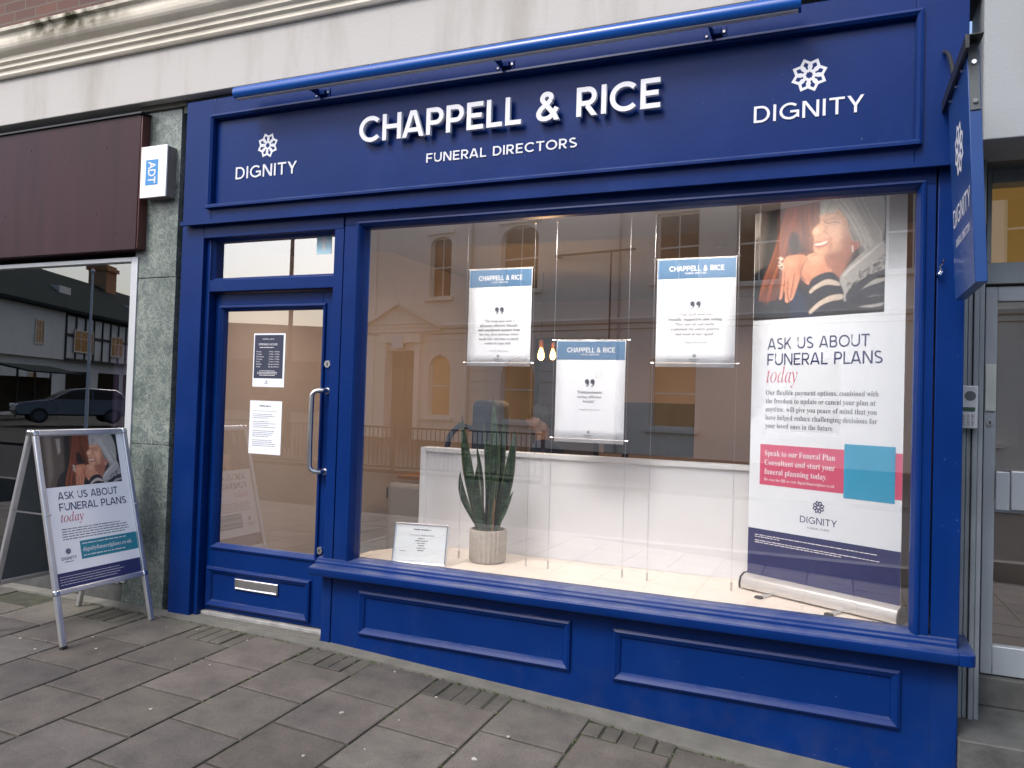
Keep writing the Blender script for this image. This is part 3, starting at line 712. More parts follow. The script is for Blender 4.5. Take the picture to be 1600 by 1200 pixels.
# trough light over the fascia
tz = 3.166
tl = thing('trough_light', 'long bright blue tubular sign light above the fascia lettering', 'light', (-1.75, -.15, tz))
tx0, tx1 = -3.336, -.166
hous = [(.039*math.cos(R_(a)), .039*math.sin(R_(a))) for a in range(-62, 243, 14)]
hm = MB().xprof([(-.15+a, tz+b) for a, b in hous], tx0, tx1)
hm.build('housing', BLUE_TUBE, tl, smooth=True)
MB().box(tx0+.012, tx1-.012, -.166, -.134, tz-.036, tz-.031).build('diffuser', mat('opal_diffuser', (.55, .56, .58), .4, var=.03), tl)
for bxm in (-2.82, -1.646, -.555):
    a, b = q(bxm, 3.160, YF); bm_ = MB()
    bm_.box(a-.052, a+.052, YF-.006, YF, b-.026, b+.026)
    bm_.xprof([(YF-.005, b-.020), (YF-.005, b+.016), (-.145, tz+.0), (-.145, tz-.036)], a-.018, a-.010)
    bm_.box(a-.012, a+.030, YF-.030, YF-.005, b-.016, b+.012)
    br = bm_.build('bracket', BLUE, tl, bevel=.0015)
    MB().tube([(a+.040, YF-.005, b), (a+.040, YF-.011, b)], .006, 10).build('screw', STEEL, br); MB().tube([(a-.040, YF-.005, b-.012), (a-.040, YF-.011, b-.012)], .006, 10).build('screw', STEEL, br)
for k in range(5):
    xx = tx0+.28+k*.62; MB().box(xx, xx+.035, -.158, -.140, tz+.036, tz+.045).build('clip', BLACK, tl)

# ------------------------------------------------------------------ upper facade, brown neighbour shop, marble pier
up = thing('upper_facade', 'white rendered band with stained stone cornice and red brick above the shops', 'building', (-2, 0, 3.3))
ub = MB(); ub.box(-12, .548, -.05, .3, 3.262, 3.63); ub.build('render_band', STUCCO, up, bevel=.006)
MB().box(.549, 6, -.03, .3, 2.522, 3.63).build('render_band', stucco('shaded_render', (.285, .31, .33), amount=.25), up, bevel=.006)  # greyer than the left stretch: its shade is put into the colour
cp = [(.02, 3.60), (-.075, 3.60), (-.085, 3.612), (-.085, 3.640), (-.105, 3.650), (-.105, 3.672), (-.125, 3.684), (-.125, 3.716), (-.138, 3.724)]
cp += [(-.140-.050*math.sin(R_(t)), 3.728+.085*(1-math.cos(R_(t)))) for t in range(15, 91, 15)] + [(-.194, 3.835)]
cp += [(-.218, 3.846), (-.222, 3.866), (-.212, 3.874), (.02, 3.93)]
MB().xprof(cp, -12, 6).build('cornice', STUCCO_C, up)
MB().box(-12, 6, .0, .3, 3.90, 6.5).build('brick_wall', BRICK, up)
MB().box(-3.93, .56, .02, .3, 3.18, 3.262).build('soffit_strip', STONE_D, up)

pier = thing('marble_pier', 'mottled green grey marble pier between the blue shop and brown neighbour', 'pillar', (-4.1, .03, -.05))
pm = MB()
for za, zb in ((-.12, 1.02), (1.024, 2.115), (2.119, 3.225)): pm.box(-4.32, -3.955, .03, .3, za, zb)
pm.build('marble_slab', MARBLE, pier, bevel=.003)
MB().box(-3.955, -3.878, .07, .3, -.12, 3.24).build('recess_strip', STONE_D, pier)
MB().box(-4.30, -3.90, .01, .3, 3.226, 3.262).build('capping', CONCRETE, pier)

nb = thing('neighbour_shopfront', 'neighbouring shopfront with plain brown fascia and dark plate glass', 'shopfront', (-6, 0, 0))
n0, nz0 = q(-4.288, 2.308, -.04); _, nz1 = q(0, 3.212, -.04)
fo = MB().use(MAROON).box(-9, n0, -.04, .12, nz0, nz1).use(MAROON_E).box(n0, n0+.012, -.036, .12, nz0+.004, nz1-.004).build('fascia', None, nb, bevel=.004)
fx_ = MB()
for (mx_, mz_) in ((-4.55, 3.0), (-4.62, 2.55), (-5.3, 3.05), (-4.43, 2.42), (-5.55, 2.6), (-4.9, 2.95)): MB().tube([(mx_, -.0395, mz_), (mx_, -.043, mz_)], .006, 8).build('screw', BLACK, fo)
MB().xprof([(-.030, nz1), (-.055, nz1), (-.055, nz1+.012), (.1, nz1+.012), (.1, nz1)], -9, n0+.02).build('fascia_capping', BLACK, fo)
nf = MB().box(-4.345, -4.287, .02, .10, .10, 2.262).box(-9, -4.345, .02, .10, 2.232, 2.262).box(-9, -4.345, .02, .10, .09, .13)
wfr = nf.build('window_frame', mat('pale_aluminium', (.5, .52, .55), .4, metal=.3, var=.05), nb, bevel=.003)
MB().box(-8.9, -4.345, .052, .060, .13, 2.232).build('pane', GLASS_NB, wfr)
MB().box(-9, -4.32, .03, .3, -.12, .09).build('plinth', STONE_D, nb, bevel=.004)
NBD = mat('dark_interior', (.012, .013, .014), .8, var=.2)
ni = MB().box(-9.2, -9.1, .1, 3.2, -.1, 2.9).box(-4.33, -4.28, .1, 3.2, -.1, 2.9).box(-9.1, -4.33, 3.1, 3.2, -.1, 2.9).box(-9.1, -4.33, .1, 3.1, -.12, -.05).box(-9.1, -4.33, .1, 3.1, 2.85, 2.95).box(-9.1, -4.33, .13, .16, 2.25, 2.85)
ni.build('interior', NBD, nb)
cu = thing('purple_curtain', 'dusky purple hanging strip behind the neighbouring plate glass', 'curtain', (-4.75, .32, .3))
MB().grid(lambda u, v: (-4.80+.16*u, .30+.012*math.sin(u*14), .35+1.35*v), 16, 2).build('cloth', mat('purple_cloth', (.085, .05, .12), .9, var=.1), cu)

# alarm box
al = thing('alarm_box', 'white alarm box with blue square emblem mounted on the marble pier', 'alarm', (-4.1, .0, 2.8))
b0, c0 = q(-4.268, 2.644, -.05); b1, c1 = q(-4.040, 2.985, -.05)
ac = MB().use(mat('alarm_white', (.86, .87, .88), .35, var=.02)).box(b0, b1, -.052, -.040, c0, c1).use(mat('weathered_grey_box', (.22, .19, .17), .5, var=.2)).box(b0+.004, b1-.004, -.040, .03, c0+.004, c1-.004).build('cover', None, al, bevel=.003)
sq0, sz0 = q(-4.225, 2.727, -.053); sq1, sz1 = q(-4.115, 2.895, -.053)
PAL = Plane2((0, -.0525, 0), (1, 0, 0), (0, 0, 1), (0, -1, 0))
em = MB(); rect(em, PAL, sq0, sq1, sz0, sz1); em.build('emblem', mat('bright_blue_print', (.03, .22, .52), .4, var=.03), ac)
PR = Plane2(((sq0+sq1)/2, -.0525, sz1-.012), (0, 0, -1), (1, 0, 0), (0, -1, 0))
em = MB(); text(em, PR, 'ADT', 0, -.030, cap=.062, width=(sz1-sz0)-.024, offset=.02, h=.0012); em.build('lettering', WHITE, ac)

# ------------------------------------------------------------------ projecting sign on the right
ps = thing('projecting_sign', 'blue hanging sign with white emblem projecting from the right pilaster on black bracket', 'sign', (.43, 0, 2.65))
TL_ = Matrix.Translation((.430, 0, 2.30)) @ Matrix.Rotation(R_(-2.6), 4, 'Y')
pm = MB(); pm.T = TL_
pm.box(0, .040, -.585, -.105, -.455, .375)
panel = pm.build('panel', NAVY_SIGN, ps, bevel=.003)
PS = Plane2(TL_ @ Vector((0, 0, 0)), TL_.to_3x3() @ Vector((0, -1, 0)), TL_.to_3x3() @ Vector((0, 0, 1)), TL_.to_3x3() @ Vector((-1, 0, 0)))
lm = MB(); emblem(lm, PS, .345, .10, .095); lm.build('emblem', WHITE, panel)
lm = MB(); sign_text(lm, PS, 'DIGNITY', .145, .555, -.170, -.098, w=.135, gap=.17); lm.build('lettering', WHITE, panel)
lm = MB(); sign_text(lm, PS, 'FUNERAL DIRECTORS', .19, .53, -.255, -.225, w=.14, gap=.17); lm.build('small_lettering', WHITE, panel)
bm_ = MB(); bm_.box(.366, .428, -.008, .004, 2.618, 2.985)
wp = bm_.build('wall_plate', mat('black_green_plate', (.028, .034, .034), .5, var=.3), ps, bevel=.002)
bo = MB()
for zz in (2.665, 2.94): MB().tube([(.385, -.008, zz), (.385, -.018, zz)], .010, 8).build('bolt', BLACK, wp)
bb = MB(); bb.box(.398, .412, -.66, -.004, 2.655, 2.705); bb.box(.412, .455, -.66, -.004, 2.699, 2.705)
bb.build('bracket_arm', BLACK, ps, bevel=.002)
MB().tube([(.404, -.005, 2.93)] + [(.404, -.06-.26*t, 2.90-.20*t+.03*math.sin(math.pi*t)) for t in (0, .2, .4, .6, .8, 1)], .008, 8).build('brace', BLACK, ps, smooth=True)
st = MB(); st.T = TL_; st.box(.004, .036, -.590, -.5855, .16, .40); st.build('end_strap', ALU_DARK, ps)
for pa_, pb_ in [((.02, -.590, zz), (.02, -.597, zz)) for zz in (.19, .33)] + [((0, yy, .35), (-.008, yy, .35)) for yy in (-.18, -.33, -.48)]:
    bo = MB(); bo.T = TL_; bo.tube([pa_, pb_], .008, 10).build('bolt', CHROME, ps)
hk = thing('cable_clip', 'small bright twist of wire on the right blue pilaster', 'clip', (.40, -.01, 1.98))
MB().tube([(.394, .004, 1.965), (.400, -.02, 1.975), (.408, -.03, 1.99), (.402, -.02, 2.0), (.412, -.028, 2.012), (.418, -.02, 2.03)], .004, 8).tube([(.392, -.01, 1.972), (.404, -.03, 1.966), (.412, -.02, 1.98)], .004, 8).build('wire', CHROME, hk, smooth=True)

# ------------------------------------------------------------------ doorway on the right
en = thing('side_entrance', 'grey metal framed glazed entrance recessed to the right of the blue shop', 'entrance', (.9, .5, .1))
cb = MB()
for k, (a, b) in enumerate(((.502, .545), (.548, .566), (.569, .590), (.592, .612))): cb.box(a, b, .24+.012*(k % 2), .62, .03, 2.53)
cb.build('jamb_cladding', ALU_GREY, en, bevel=.003)
MB().box(.612, .648, .50, .62, .03, 2.53).build('dark_gap', BLACK, en)
ef = MB().box(.648, 1.9, .47, .58, 1.995, 2.095).box(.648, .668, .47, .58, 2.095, 2.54).box(.668, 1.9, .47, .58, 2.47, 2.54)
efo = ef.build('entrance_frame', ALU_GREY, en, bevel=.003)
AMBER = mat('amber_blind', (.30, .17, .03), .6, var=.15, vscale=3, emit=(1, .55, .10), estr=.10)
MB().box(.668, 1.9, .50, .506, 2.095, 2.47).build('transom_pane', GLASS, efo)
MB().box(.66, 1.95, .62, .63, 2.06, 2.56).build('transom_blind', AMBER, efo)
dd = MB(); dd.box(.652, .700, .49, .545, .178, 1.985); dd.box(.700, 1.85, .49, .545, 1.915, 1.985); dd.box(.700, 1.85, .49, .545, .178, .31); dd.box(.700, 1.85, .49, .545, .93, .99)
sd = dd.build('door', mat('pale_grey_door_frame', (.28, .32, .36), .4, metal=.3, var=.08), en, bevel=.003)
MB().box(.702, 1.85, .515, .521, .31, 1.915).build('pane', GLASS, sd)
kp = MB().box(.702, .76, .478, .489, .94, 1.12).box(.762, 1.84, .470, .489, .945, 1.125); kp.build('push_panel', mat('light_steel_panel', (.33, .38, .43), .35, metal=.4, var=.05), sd, bevel=.004)
MB().box(.654, .698, .480, .489, 1.40, 1.62).build('lock_plate', mat('worn_pale_plate', (.42, .46, .44), .5, var=.15), sd, bevel=.002)
MB().use(STEEL).tube([(.675, .49, 1.345), (.675, .482, 1.345)], .016, 16).use(BLACK).box(.672, .678, .480, .483, 1.337, 1.353).build('lock_cylinder', None, sd)
ih = MB().box(.60, 2.2, 1.55, 1.6, .03, 2.7).box(2.2, 2.25, .6, 1.6, .03, 2.7).box(.60, 2.2, .64, 1.55, 2.62, 2.7); ih.build('hallway', mat('dim_hall_paint', (.26, .21, .17), .8, var=.1), en)
sp = MB().box(.50, 3.2, -.02, .60, -.4, .040).box(.50, 3.2, .455, .62, .040, .172); sp.build('doorstep', STONE_D, en, bevel=.006)
MB().box(.50, 3, .20, .62, 2.53, 2.60).build('soffit', ALU_DARK, en)
MB().box(1.9, 3.2, .2, .62, .04, 2.53).build('side_panel', ALU_GREY, en)
it = thing('intercom', 'grey door entry intercom with keypad on the recessed jamb', 'intercom', (.55, .22, 1.4))
itb = MB().box(.506, .584, .195, .24, 1.318, 1.508); ib = itb.build('housing', mat('intercom_grey', (.42, .46, .50), .4, metal=.2, var=.05), it, bevel=.005)
MB().tube([(.553, .194, 1.462), (.553, .196, 1.462)], .022, 18).build('speaker_grille', ALU_DARK, ib)
MB().box(.520, .572, .192, .196, 1.395, 1.412).build('display', mat('dark_green_display', (.03, .07, .05), .3, var=.05), ib)
kk = MB()
for i in range(3):
    for j in range(4): kk.box(.526+i*.017, .535+i*.017, .191, .196, 1.335+j*.013, 1.343+j*.013)
kk.build('keypad', STEEL, ib)

# ------------------------------------------------------------------ shop interior
ZP = .4216
iw = MB()
iw.box(-3.89, -3.79, .17, 6.0, -.02, 2.8); struct('room_wall', iw, TAUPE_L)
iw = MB().box(-3.79, .5, 5.9, 6.0, -.02, 2.8); struct('rear_wall', iw, TAUPE)
iw = MB().box(.40, .49, .62, 5.9, -.02, 2.8).box(.392, .40, .12, 5.9, -.02, 2.8); struct('side_wall', iw, TAUPE)
struct('shop_floor', MB().box(-3.79, .39, .17, 5.9, -.06, -.02), CARPET)
struct('shop_ceiling', MB().box(-3.79, .39, 1.0, 5.9, 2.72, 2.8).box(-3.79, .39, .13, 1.0, 2.425, 2.8), CEIL)
struct('skirting', MB().box(-3.79, -3.775, .2, 5.9, -.02, .10).box(-3.775, .39, 5.885, 5.9, -.02, .10), RENDER_W)

pf = thing('display_platform', 'cream laminate display shelf inside the shop window', 'shelf', (-1.1, .4, 0))
MB().zprism([(-2.63, .075), (.388, .075), (.388, .86), (-2.455, .86), (-2.455, .74), (-2.64, .384)], ZP-.03, ZP).build('top', CREAM_TOP, pf, bevel=.002)
MB().zprism([(-2.62, .145), (.38, .145), (.38, .85), (-2.44, .85), (-2.44, .74), (-2.62, .38)], -.02, ZP-.03).build('base', RENDER_W, pf)

pt = thing('display_partition', 'low white framed partition behind the window display', 'partition', (-1.1, .76, ZP))
MB().box(-2.47, .385, .765, .80, ZP+.001, 1.045).build('panel', RENDER_W, pt)
f_ = MB(); f_.box(-2.505, -2.465, .748, .86, ZP+.001, 1.058); f_.box(-2.465, .385, .748, .86, 1.030, 1.058)
f_.build('edge_frame', RENDER_W, pt, bevel=.003)

# hanging posters and their cables
wires_pairs = []
PX = [(-2.054, -1.645, 1.583, 2.163, 2.058), (-1.480, -1.073, 1.155, 1.733, 1.626), (-.907, -.487, 1.590, 2.176, 2.069)]
QT = [['\u201cThe team had such a', 'pleasant, efficient, friendly', 'and considerate manner from', 'the very first meeting which', 'made this sad time so much', 'easier to cope with\u201d'],
      ['\u201cCompassionate,', 'caring, efficient,', 'helpful\u201d'],
      ['\u201cYour staff were very', 'friendly, supportive and caring.', 'They met all our needs,', 'explained the entire process', 'and went at our speed\u201d']]
LB = ['hanging poster quoting a pleasant, efficient, friendly manner, left of the three', 'lowest hanging poster with the short quote starting Compassionate', 'hanging poster quoting very friendly, supportive staff, next to the tall banner']
YPO = .48
ACR = mat('clear_acrylic_rod', (.75, .72, .68), .25, var=.02)
for i, (x0, x1, za, zb, zh) in enumerate(PX):
    t = thing('hanging_poster', LB[i], 'poster', ((x0+x1)/2, YPO, za), group='quote posters hanging in the window')
    sh = MB().grid(lambda u, v: (x0+(x1-x0)*u, YPO+.0008*math.sin(3*v+2*u+i), za+(zb-za)*v), 6, 8)
    sheet = sh.build('sheet', PAPER, t, smooth=True, fixn=False)
    so = sheet.modifiers.new('thick', 'SOLIDIFY'); so.thickness = .0012; so.offset = -1
    PP = Plane2((x0, YPO-.0009, za), (1, 0, 0), (0, 0, 1), (0, -1, 0)); w_, h_ = x1-x0, zb-za
    m_ = MB(); rect(m_, PP, .003, w_-.003, zh-za, h_-.002); m_.build('header', SLATE_BLUE, sheet)
    m_ = MB().use(PALE_INK); sign_text(m_, PP, 'CHAPPELL & RICE', w_*.155, w_*.85, h_-.066, h_-.038, w=.15, gap=.11)
    sign_text(m_, PP, 'FUNERAL DIRECTORS', w_*.36, w_*.63, h_-.083, h_-.074, w=.15, gap=.16)
    m_.use(INK)
    for k in (-1, 1):
        cx, cy = w_*.5+k*.016, h_*.585 if i != 1 else h_*.60
        put2(m_, PP, [(cx + .0125*math.cos(R_(a)), cy + .0135*math.sin(R_(a))) for a in range(0, 360, 24)], [tuple(range(15))], .0009)
        put2(m_, PP, [(cx+.0125, cy+.002), (cx+.0118, cy-.012), (cx+.004, cy-.024), (cx-.006, cy-.029), (cx-.006, cy-.026), (cx+.002, cy-.019), (cx+.004, cy-.010)], [(0, 1, 2, 3, 4, 5, 6)], .0011)
    m_.use(GREY_INK)
    n = len(QT[i]); y = h_*.455 if i != 1 else h_*.485
    if i == 2: y = h_*.475
    for li, ln in enumerate(QT[i]):
        bold = ('considerate' in ln) or ('Compassionate' in ln) or ('supportive' in ln)
        text(m_, PP, serif(ln), w_*.5, y - li*.0265, cap=.0145, align='C', offset=-.004 if not bold else .008, res=1)
    text(m_, PP, serif('\u2013 Chappell & Rice customer'), w_*.5, y-(n-1)*.0265-.043, cap=.0075, align='C', offset=-.01, res=1)
    emblem(m_, PP, w_*.5, h_*.105, .009); sign_text(m_, PP, 'DIGNITY', w_*.435, w_*.565, h_*.062, h_*.078, w=.17, gap=.17)
    rect(m_, PP, w_*.45, w_*.55, h_*.048, h_*.052)
    m_.build('lettering', None, sheet)
    for zz in (zb+.004, za+.0205):
        e = .017
        MB().tube([(x0-e, YPO, zz), (x1+e, YPO, zz)], .0022 if zz > zb else .0012, 6).build('rod', ACR, t)
        for xx in (x0-e, x1+e):
            MB().tube([(xx-.008, YPO, zz), (xx+.008, YPO, zz)], .0045, 8).build('clip', CHROME, t, smooth=True)
cabx = [(-2.069, 0), (-1.632, 0), (-1.497, 1), (-1.061, 1), (-.922, 2), (-.476, 2)]
CABL = ['left', 'right']
cab0 = None
for k, (cx, pi) in enumerate(cabx):
    lab = 'thin steel display cable on the %s side of the %s' % (CABL[k % 2], ['pleasant, efficient, friendly poster', 'Compassionate poster', 'supportive staff poster'][pi])
    if cab0 is None:
        cab0 = thing('display_cable', lab, 'cable', (cx, YPO, ZP), group='steel cables carrying the posters')
        MB().tube([(0, 0, .0), (0, 0, 2.04)], .0011, 6).build('wire', STEEL, cab0, local=True)
        MB().tube([(0, 0, .0005), (0, 0, .045)], .0058, 12).build('floor_fitting', STEEL, cab0, local=True)
        MB().tube([(0, 0, 2.0), (0, 0, 2.039)], .0055, 12).build('ceiling_fitting', STEEL, cab0, local=True)
        ORI[cab0.name] = (0, 0, 0)
    else: dup(cab0, (cx, YPO, ZP), lab)

# framed notice
cf = thing('framed_notice', 'small silver framed certificate leaning on the cream window shelf', 'notice', (-2.18, .19, ZP), rot=(R_(-12), 0, R_(11.5)))
cw, ch = .325, .235
fr = MB().frame(-cw/2, cw/2, 0.001, ch, [(0, .012), (0, -.006), (.005, -.009), (.011, -.006), (.011, .012)]).build('frame', CHROME, cf, local=True)
MB().box(-cw/2+.009, cw/2-.009, -.002, .006, .01, ch-.009).build('certificate', mat('pale_certificate', (.70, .76, .80), .3, var=.02), cf, local=True)
PN = Plane2((0, -.002, 0), (1, 0, 0), (0, 0, 1), (0, -1, 0)); m_ = MB().use(GREY_INK)
m_.use(mat('pale_blue_rule', (.40, .52, .60), .5, var=.02))
for a, b, c, d in ((-.140, .140, .022, .0225), (-.140, .140, .212, .2125)): rect(m_, PN, a, b, c, d)
for a in (-.140, .1395): rect(m_, PN, a, a+.0006, .022, .2125)
m_.use(GREY_INK)
bars(m_, PN, -.05, .06, .196, 1, .01, .006, 5, align='C', ragged=.05)
text(m_, PN, serif('FUNERAL DIRECTORS'), .005, .162, cap=.0095, align='C', offset=-.01, res=1)
for k, wd in enumerate((.04, .075, .05, .035, .055, .04)): bars(m_, PN, .005-wd/2, .005+wd/2, .146-k*.0135, 1, .01, .005, 20+k, align='C', ragged=.02)
bars(m_, PN, -.12, -.08, .072, 1, .01, .004, 8)
m_.build('lettering', None, cf, local=True)

# plant in ribbed pot
pp = thing('potted_plant', 'snake plant in a ribbed pale grey pot on the window shelf', 'plant', (-1.882, .49, ZP))
pot = MB().lathe([(.088, .0015), (.103, .006), (.108, .02), (.110, .185), (.108, .193), (.098, .193), (.096, .165)], (-1.882, .49, ZP), 144, 24, .022).build('pot', mat('ribbed_clay', (.36, .33, .29), .7, var=.06, vscale=12), pp, smooth=True)
MB().lathe([(.096, .150), (.094, .172), (.02, .178)], (-1.882, .49, ZP), 24).build('soil', mat('potting_soil', (.03, .022, .016), .95, var=.4, vscale=60), pot)
def leaf_mat():
    m = mat('snake_leaf', (.02, .06, .03), rough=.38); nt = m.node_tree; b = nt.nodes['Principled BSDF']
    tc = nt.nodes.new('ShaderNodeTexCoord'); mp = nt.nodes.new('ShaderNodeMapping'); mp.inputs['Scale'].default_value = (8, 8, 30); nt.links.new(tc.outputs['Object'], mp.inputs[0])
    n = nt.nodes.new('ShaderNodeTexNoise'); n.inputs['Scale'].default_value = 2.2; n.inputs['Detail'].default_value = 5; n.inputs['Distortion'].default_value = .8; nt.links.new(mp.outputs[0], n.inputs['Vector'])
    r = nt.nodes.new('ShaderNodeValToRGB'); el = r.color_ramp.elements; el[0].position = .42; el[0].color = (.004, .013, .008, 1); el[1].position = .74; el[1].color = (.070, .115, .065, 1); e = el.new(.54); e.color = (.013, .038, .019, 1)
    nt.links.new(n.outputs['Fac'], r.inputs[0])
    at = nt.nodes.new('ShaderNodeAttribute'); at.attribute_name = 'edge'
    mx = nt.nodes.new('ShaderNodeMixRGB'); nt.links.new(at.outputs['Fac'], mx.inputs[0]); nt.links.new(r.outputs[0], mx.inputs[1]); mx.inputs[2].default_value = (.075, .10, .04, 1)
    nt.links.new(mx.outputs[0], b.inputs['Base Color']); return m
LEAF = leaf_mat()
lr = random.Random(12)
tips = [(-.190, -.02, .865, .036), (-.120, .05, .69, .030), (.004, .0, .985, .035), (.150, .01, .80, .036), (.070, -.06, .54, .034), (-.05, -.07, .60, .034), (.165, -.03, .43, .028), (-.085, .06, .84, .028), (.055, .07, .88, .030), (-.215, .03, .52, .026), (.015, .05, .66, .026)]
for k, (tx, ty, tzz, wd) in enumerate(tips):
    bx, by = tx*.30, ty*.35-.01
    tw0 = lr.uniform(-.9, .9); tw = lr.uniform(-1.6, 1.6); bow = lr.uniform(-.03, .05)
    bm_ = MB(); NU, NV = 6, 22; ed = []
    def lf(u, v):
        z = .165 + (tzz-.165)*v
        prof = (min(1, .55+.9*v) * (1-max(0, (v-.38)/.62)**1.9)) if v < 1 else 0.0
        hw = wd*prof; a = tw0+tw*v; s = (u-.5)*2
        cxx = bx+(tx-bx)*v**1.25 + bow*math.sin(math.pi*v)*(1 if tx > 0 else -1); cyy = by+(ty-by)*v
        fold = .35*hw*(s*s)
        return (-1.882+cxx+hw*s*math.cos(a)-fold*math.sin(a), .49+cyy+hw*s*math.sin(a)+fold*math.cos(a), ZP+z)
    bm_.grid(lf, NU, NV)
    o = bm_.build('leaf', LEAF, pp, smooth=True, fixn=False)
    at = o.data.attributes.new('edge', 'FLOAT', 'POINT')
    at.data.foreach_set('value', [1.0 if (i % (NU+1)) in (0, NU) else 0.0 for i in range(len(o.data.vertices))])
    so = o.modifiers.new('thick', 'SOLIDIFY'); so.thickness = .003
MB().tube([(-1.882+.055, .43, ZP+.17), (-1.882+.062, .43, ZP+.38)], .003, 6).build('dry_stalk', mat('dry_stalk', (.25, .12, .05), .7, var=.2), pp)

# ------------------------------------------------------------------ the printed photograph (two women hugging), painted as a grid of coloured points
def paint(nx, ny):
    img = np.zeros((ny, nx, 3))
    X0, X1, Y0, Y1 = -260, 1250, -20, 1150      # working window in sketch units
    gx, gy = np.meshgrid(X0+(np.arange(nx)+.5)/nx*(X1-X0), Y0+(np.arange(ny)+.5)/ny*(Y1-Y0))
    C = lambda r, g, b: np.array(s2l(r, g, b))
    def mask(pts, soft):
        pts = np.array(pts, float); n = len(pts); inside = np.zeros(gx.shape, bool); d = np.full(gx.shape, 1e9)
        for i in range(n):
            x1, y1 = pts[i]; x2, y2 = pts[(i+1) % n]
            c = ((y1 > gy) != (y2 > gy)) & (gx < (x2-x1)*(gy-y1)/((y2-y1) or 1e-9)+x1); inside ^= c
            L2 = (x2-x1)**2+(y2-y1)**2+1e-9
            t = np.clip(((gx-x1)*(x2-x1)+(gy-y1)*(y2-y1))/L2, 0, 1)
            d = np.minimum(d, np.hypot(gx-x1-t*(x2-x1), gy-y1-t*(y2-y1)))
        sd = np.where(inside, d, -d)
        return np.clip(.5+sd/max(soft, 1e-3), 0, 1)
    def poly(pts, col, soft=8, op=1.0, smooth=True):
        if smooth and len(pts) > 3:
            P = list(pts); out = []
            for i in range(len(P)):
                p0, p1, p2, p3 = (np.array(P[(i+k-1) % len(P)], float) for k in range(4))
                for k in range(5):
                    t = k/5; out.append(.5*((2*p1)+(-p0+p2)*t+(2*p0-5*p1+4*p2-p3)*t*t+(-p0+3*p1-3*p2+p3)*t**3))
            pts = out
        m = (mask(pts, soft)*op)[..., None]; img[:] = img*(1-m)+np.array(col)*m
    dx_, dy_ = (X1-X0)/nx, (Y1-Y0)/ny
    def line(pts, col, w, op=1.0, soft=4):
        P = cat(pts, 5); m_ = w/2+soft+8
        i0 = max(0, int((min(p[0] for p in P)-m_-X0)/dx_)); i1 = min(nx, int((max(p[0] for p in P)+m_-X0)/dx_)+2)
        j0 = max(0, int((min(p[1] for p in P)-m_-Y0)/dy_)); j1 = min(ny, int((max(p[1] for p in P)+m_-Y0)/dy_)+2)
        if i1 <= i0 or j1 <= j0: return
        X, Y = gx[j0:j1, i0:i1], gy[j0:j1, i0:i1]; d = np.full(X.shape, 1e9)
        for (x1, y1), (x2, y2) in zip(P[:-1], P[1:]):
            L2 = (x2-x1)**2+(y2-y1)**2+1e-9; t = np.clip(((X-x1)*(x2-x1)+(Y-y1)*(y2-y1))/L2, 0, 1)
            d = np.minimum(d, np.hypot(X-x1-t*(x2-x1), Y-y1-t*(y2-y1)))
        m = (np.clip((w/2-d)/soft+.5, 0, 1)*op)[..., None]; img[j0:j1, i0:i1] = img[j0:j1, i0:i1]*(1-m)+np.array(col)*m
    def wash(cx, cy, rx, ry, col, op):
        m = (np.exp(-(((gx-cx)/rx)**2+((gy-cy)/ry)**2))*op)[..., None]; img[:] = img*(1-m)+np.array(col)*m
    R2 = random.Random(3)
    img[:] = C(28, 24, 24)
    poly([(-300, -60), (200, -60), (150, 500), (60, 1200), (-300, 1200)], C(92, 80, 72), 60, smooth=False)
    poly([(-160, -60), (-40, -60), (-80, 700), (-190, 900)], C(128, 116, 106), 60, smooth=False); poly([(40, 60), (120, 60), (100, 300), (50, 340)], C(168, 160, 150), 24, smooth=False)
    poly([(180, 300), (300, 240), (290, 600), (150, 900)], C(30, 26, 24), 60, smooth=False)
    # right background behind the grey hair
    poly([(1120, 0), (1300, 0), (1300, 760), (1120, 700)], C(22, 26, 24), 20, smooth=False)
    # dark coat of the younger woman
    poly([(0, 760), (300, 560), (640, 640), (700, 1200), (-40, 1200)], C(26, 28, 34), 20)
    poly([(440, 880), (560, 980), (640, 1200), (420, 1200)], C(34, 46, 74), 20)
    # long auburn hair
    poly([(330, 0), (700, 0), (690, 200), (620, 330), (600, 470), (620, 560), (520, 545), (400, 560), (300, 640), (240, 900), (170, 1000), (130, 800), (260, 420)], C(84, 42, 28), 26)
    for k in range(230):
        x = R2.uniform(250, 690); sft = R2.uniform(-60, 40)
        c = [C(150, 72, 40), C(60, 28, 20), C(190, 104, 60), C(38, 20, 18), C(112, 54, 32)][k % 5]
        if x < 430: line([(x+120, 0), (x+60, 250), (x-20, 520), (x-110+sft*.3, 800), (x-150, 960)], c, R2.uniform(3, 9), .5, 6)
        else: line([(x, 0), (x-20, 160), (x+8+sft*.2, 330), (min(640, x+sft+30), 470), (min(625, x+90+sft), 545)], c, R2.uniform(3, 8), .5, 6)
    poly([(395, 330), (470, 340), (520, 470), (560, 520), (440, 525), (385, 470)], C(40, 22, 20), 40)
    # face
    poly([(668, 190), (760, 150), (900, 200), (950, 330), (940, 520), (880, 600), (800, 640), (720, 610), (655, 560), (618, 520), (612, 470), (618, 420), (604, 350), (620, 310), (662, 262)], C(226, 168, 132), 10)
    poly([(720, 590), (860, 560), (960, 540), (900, 720), (850, 810), (760, 740), (715, 640)], C(178, 116, 92), 50)            # neck in shade
    poly([(668, 195), (800, 150), (880, 190), (800, 225), (700, 240)], C(240, 190, 152), 24, .8)
    poly([(740, 330), (860, 300), (900, 420), (840, 500), (760, 440)], C(240, 176, 140), 60, .8)
    poly([(860, 330), (945, 330), (950, 560), (880, 610), (850, 540)], C(190, 122, 94), 50, .8)
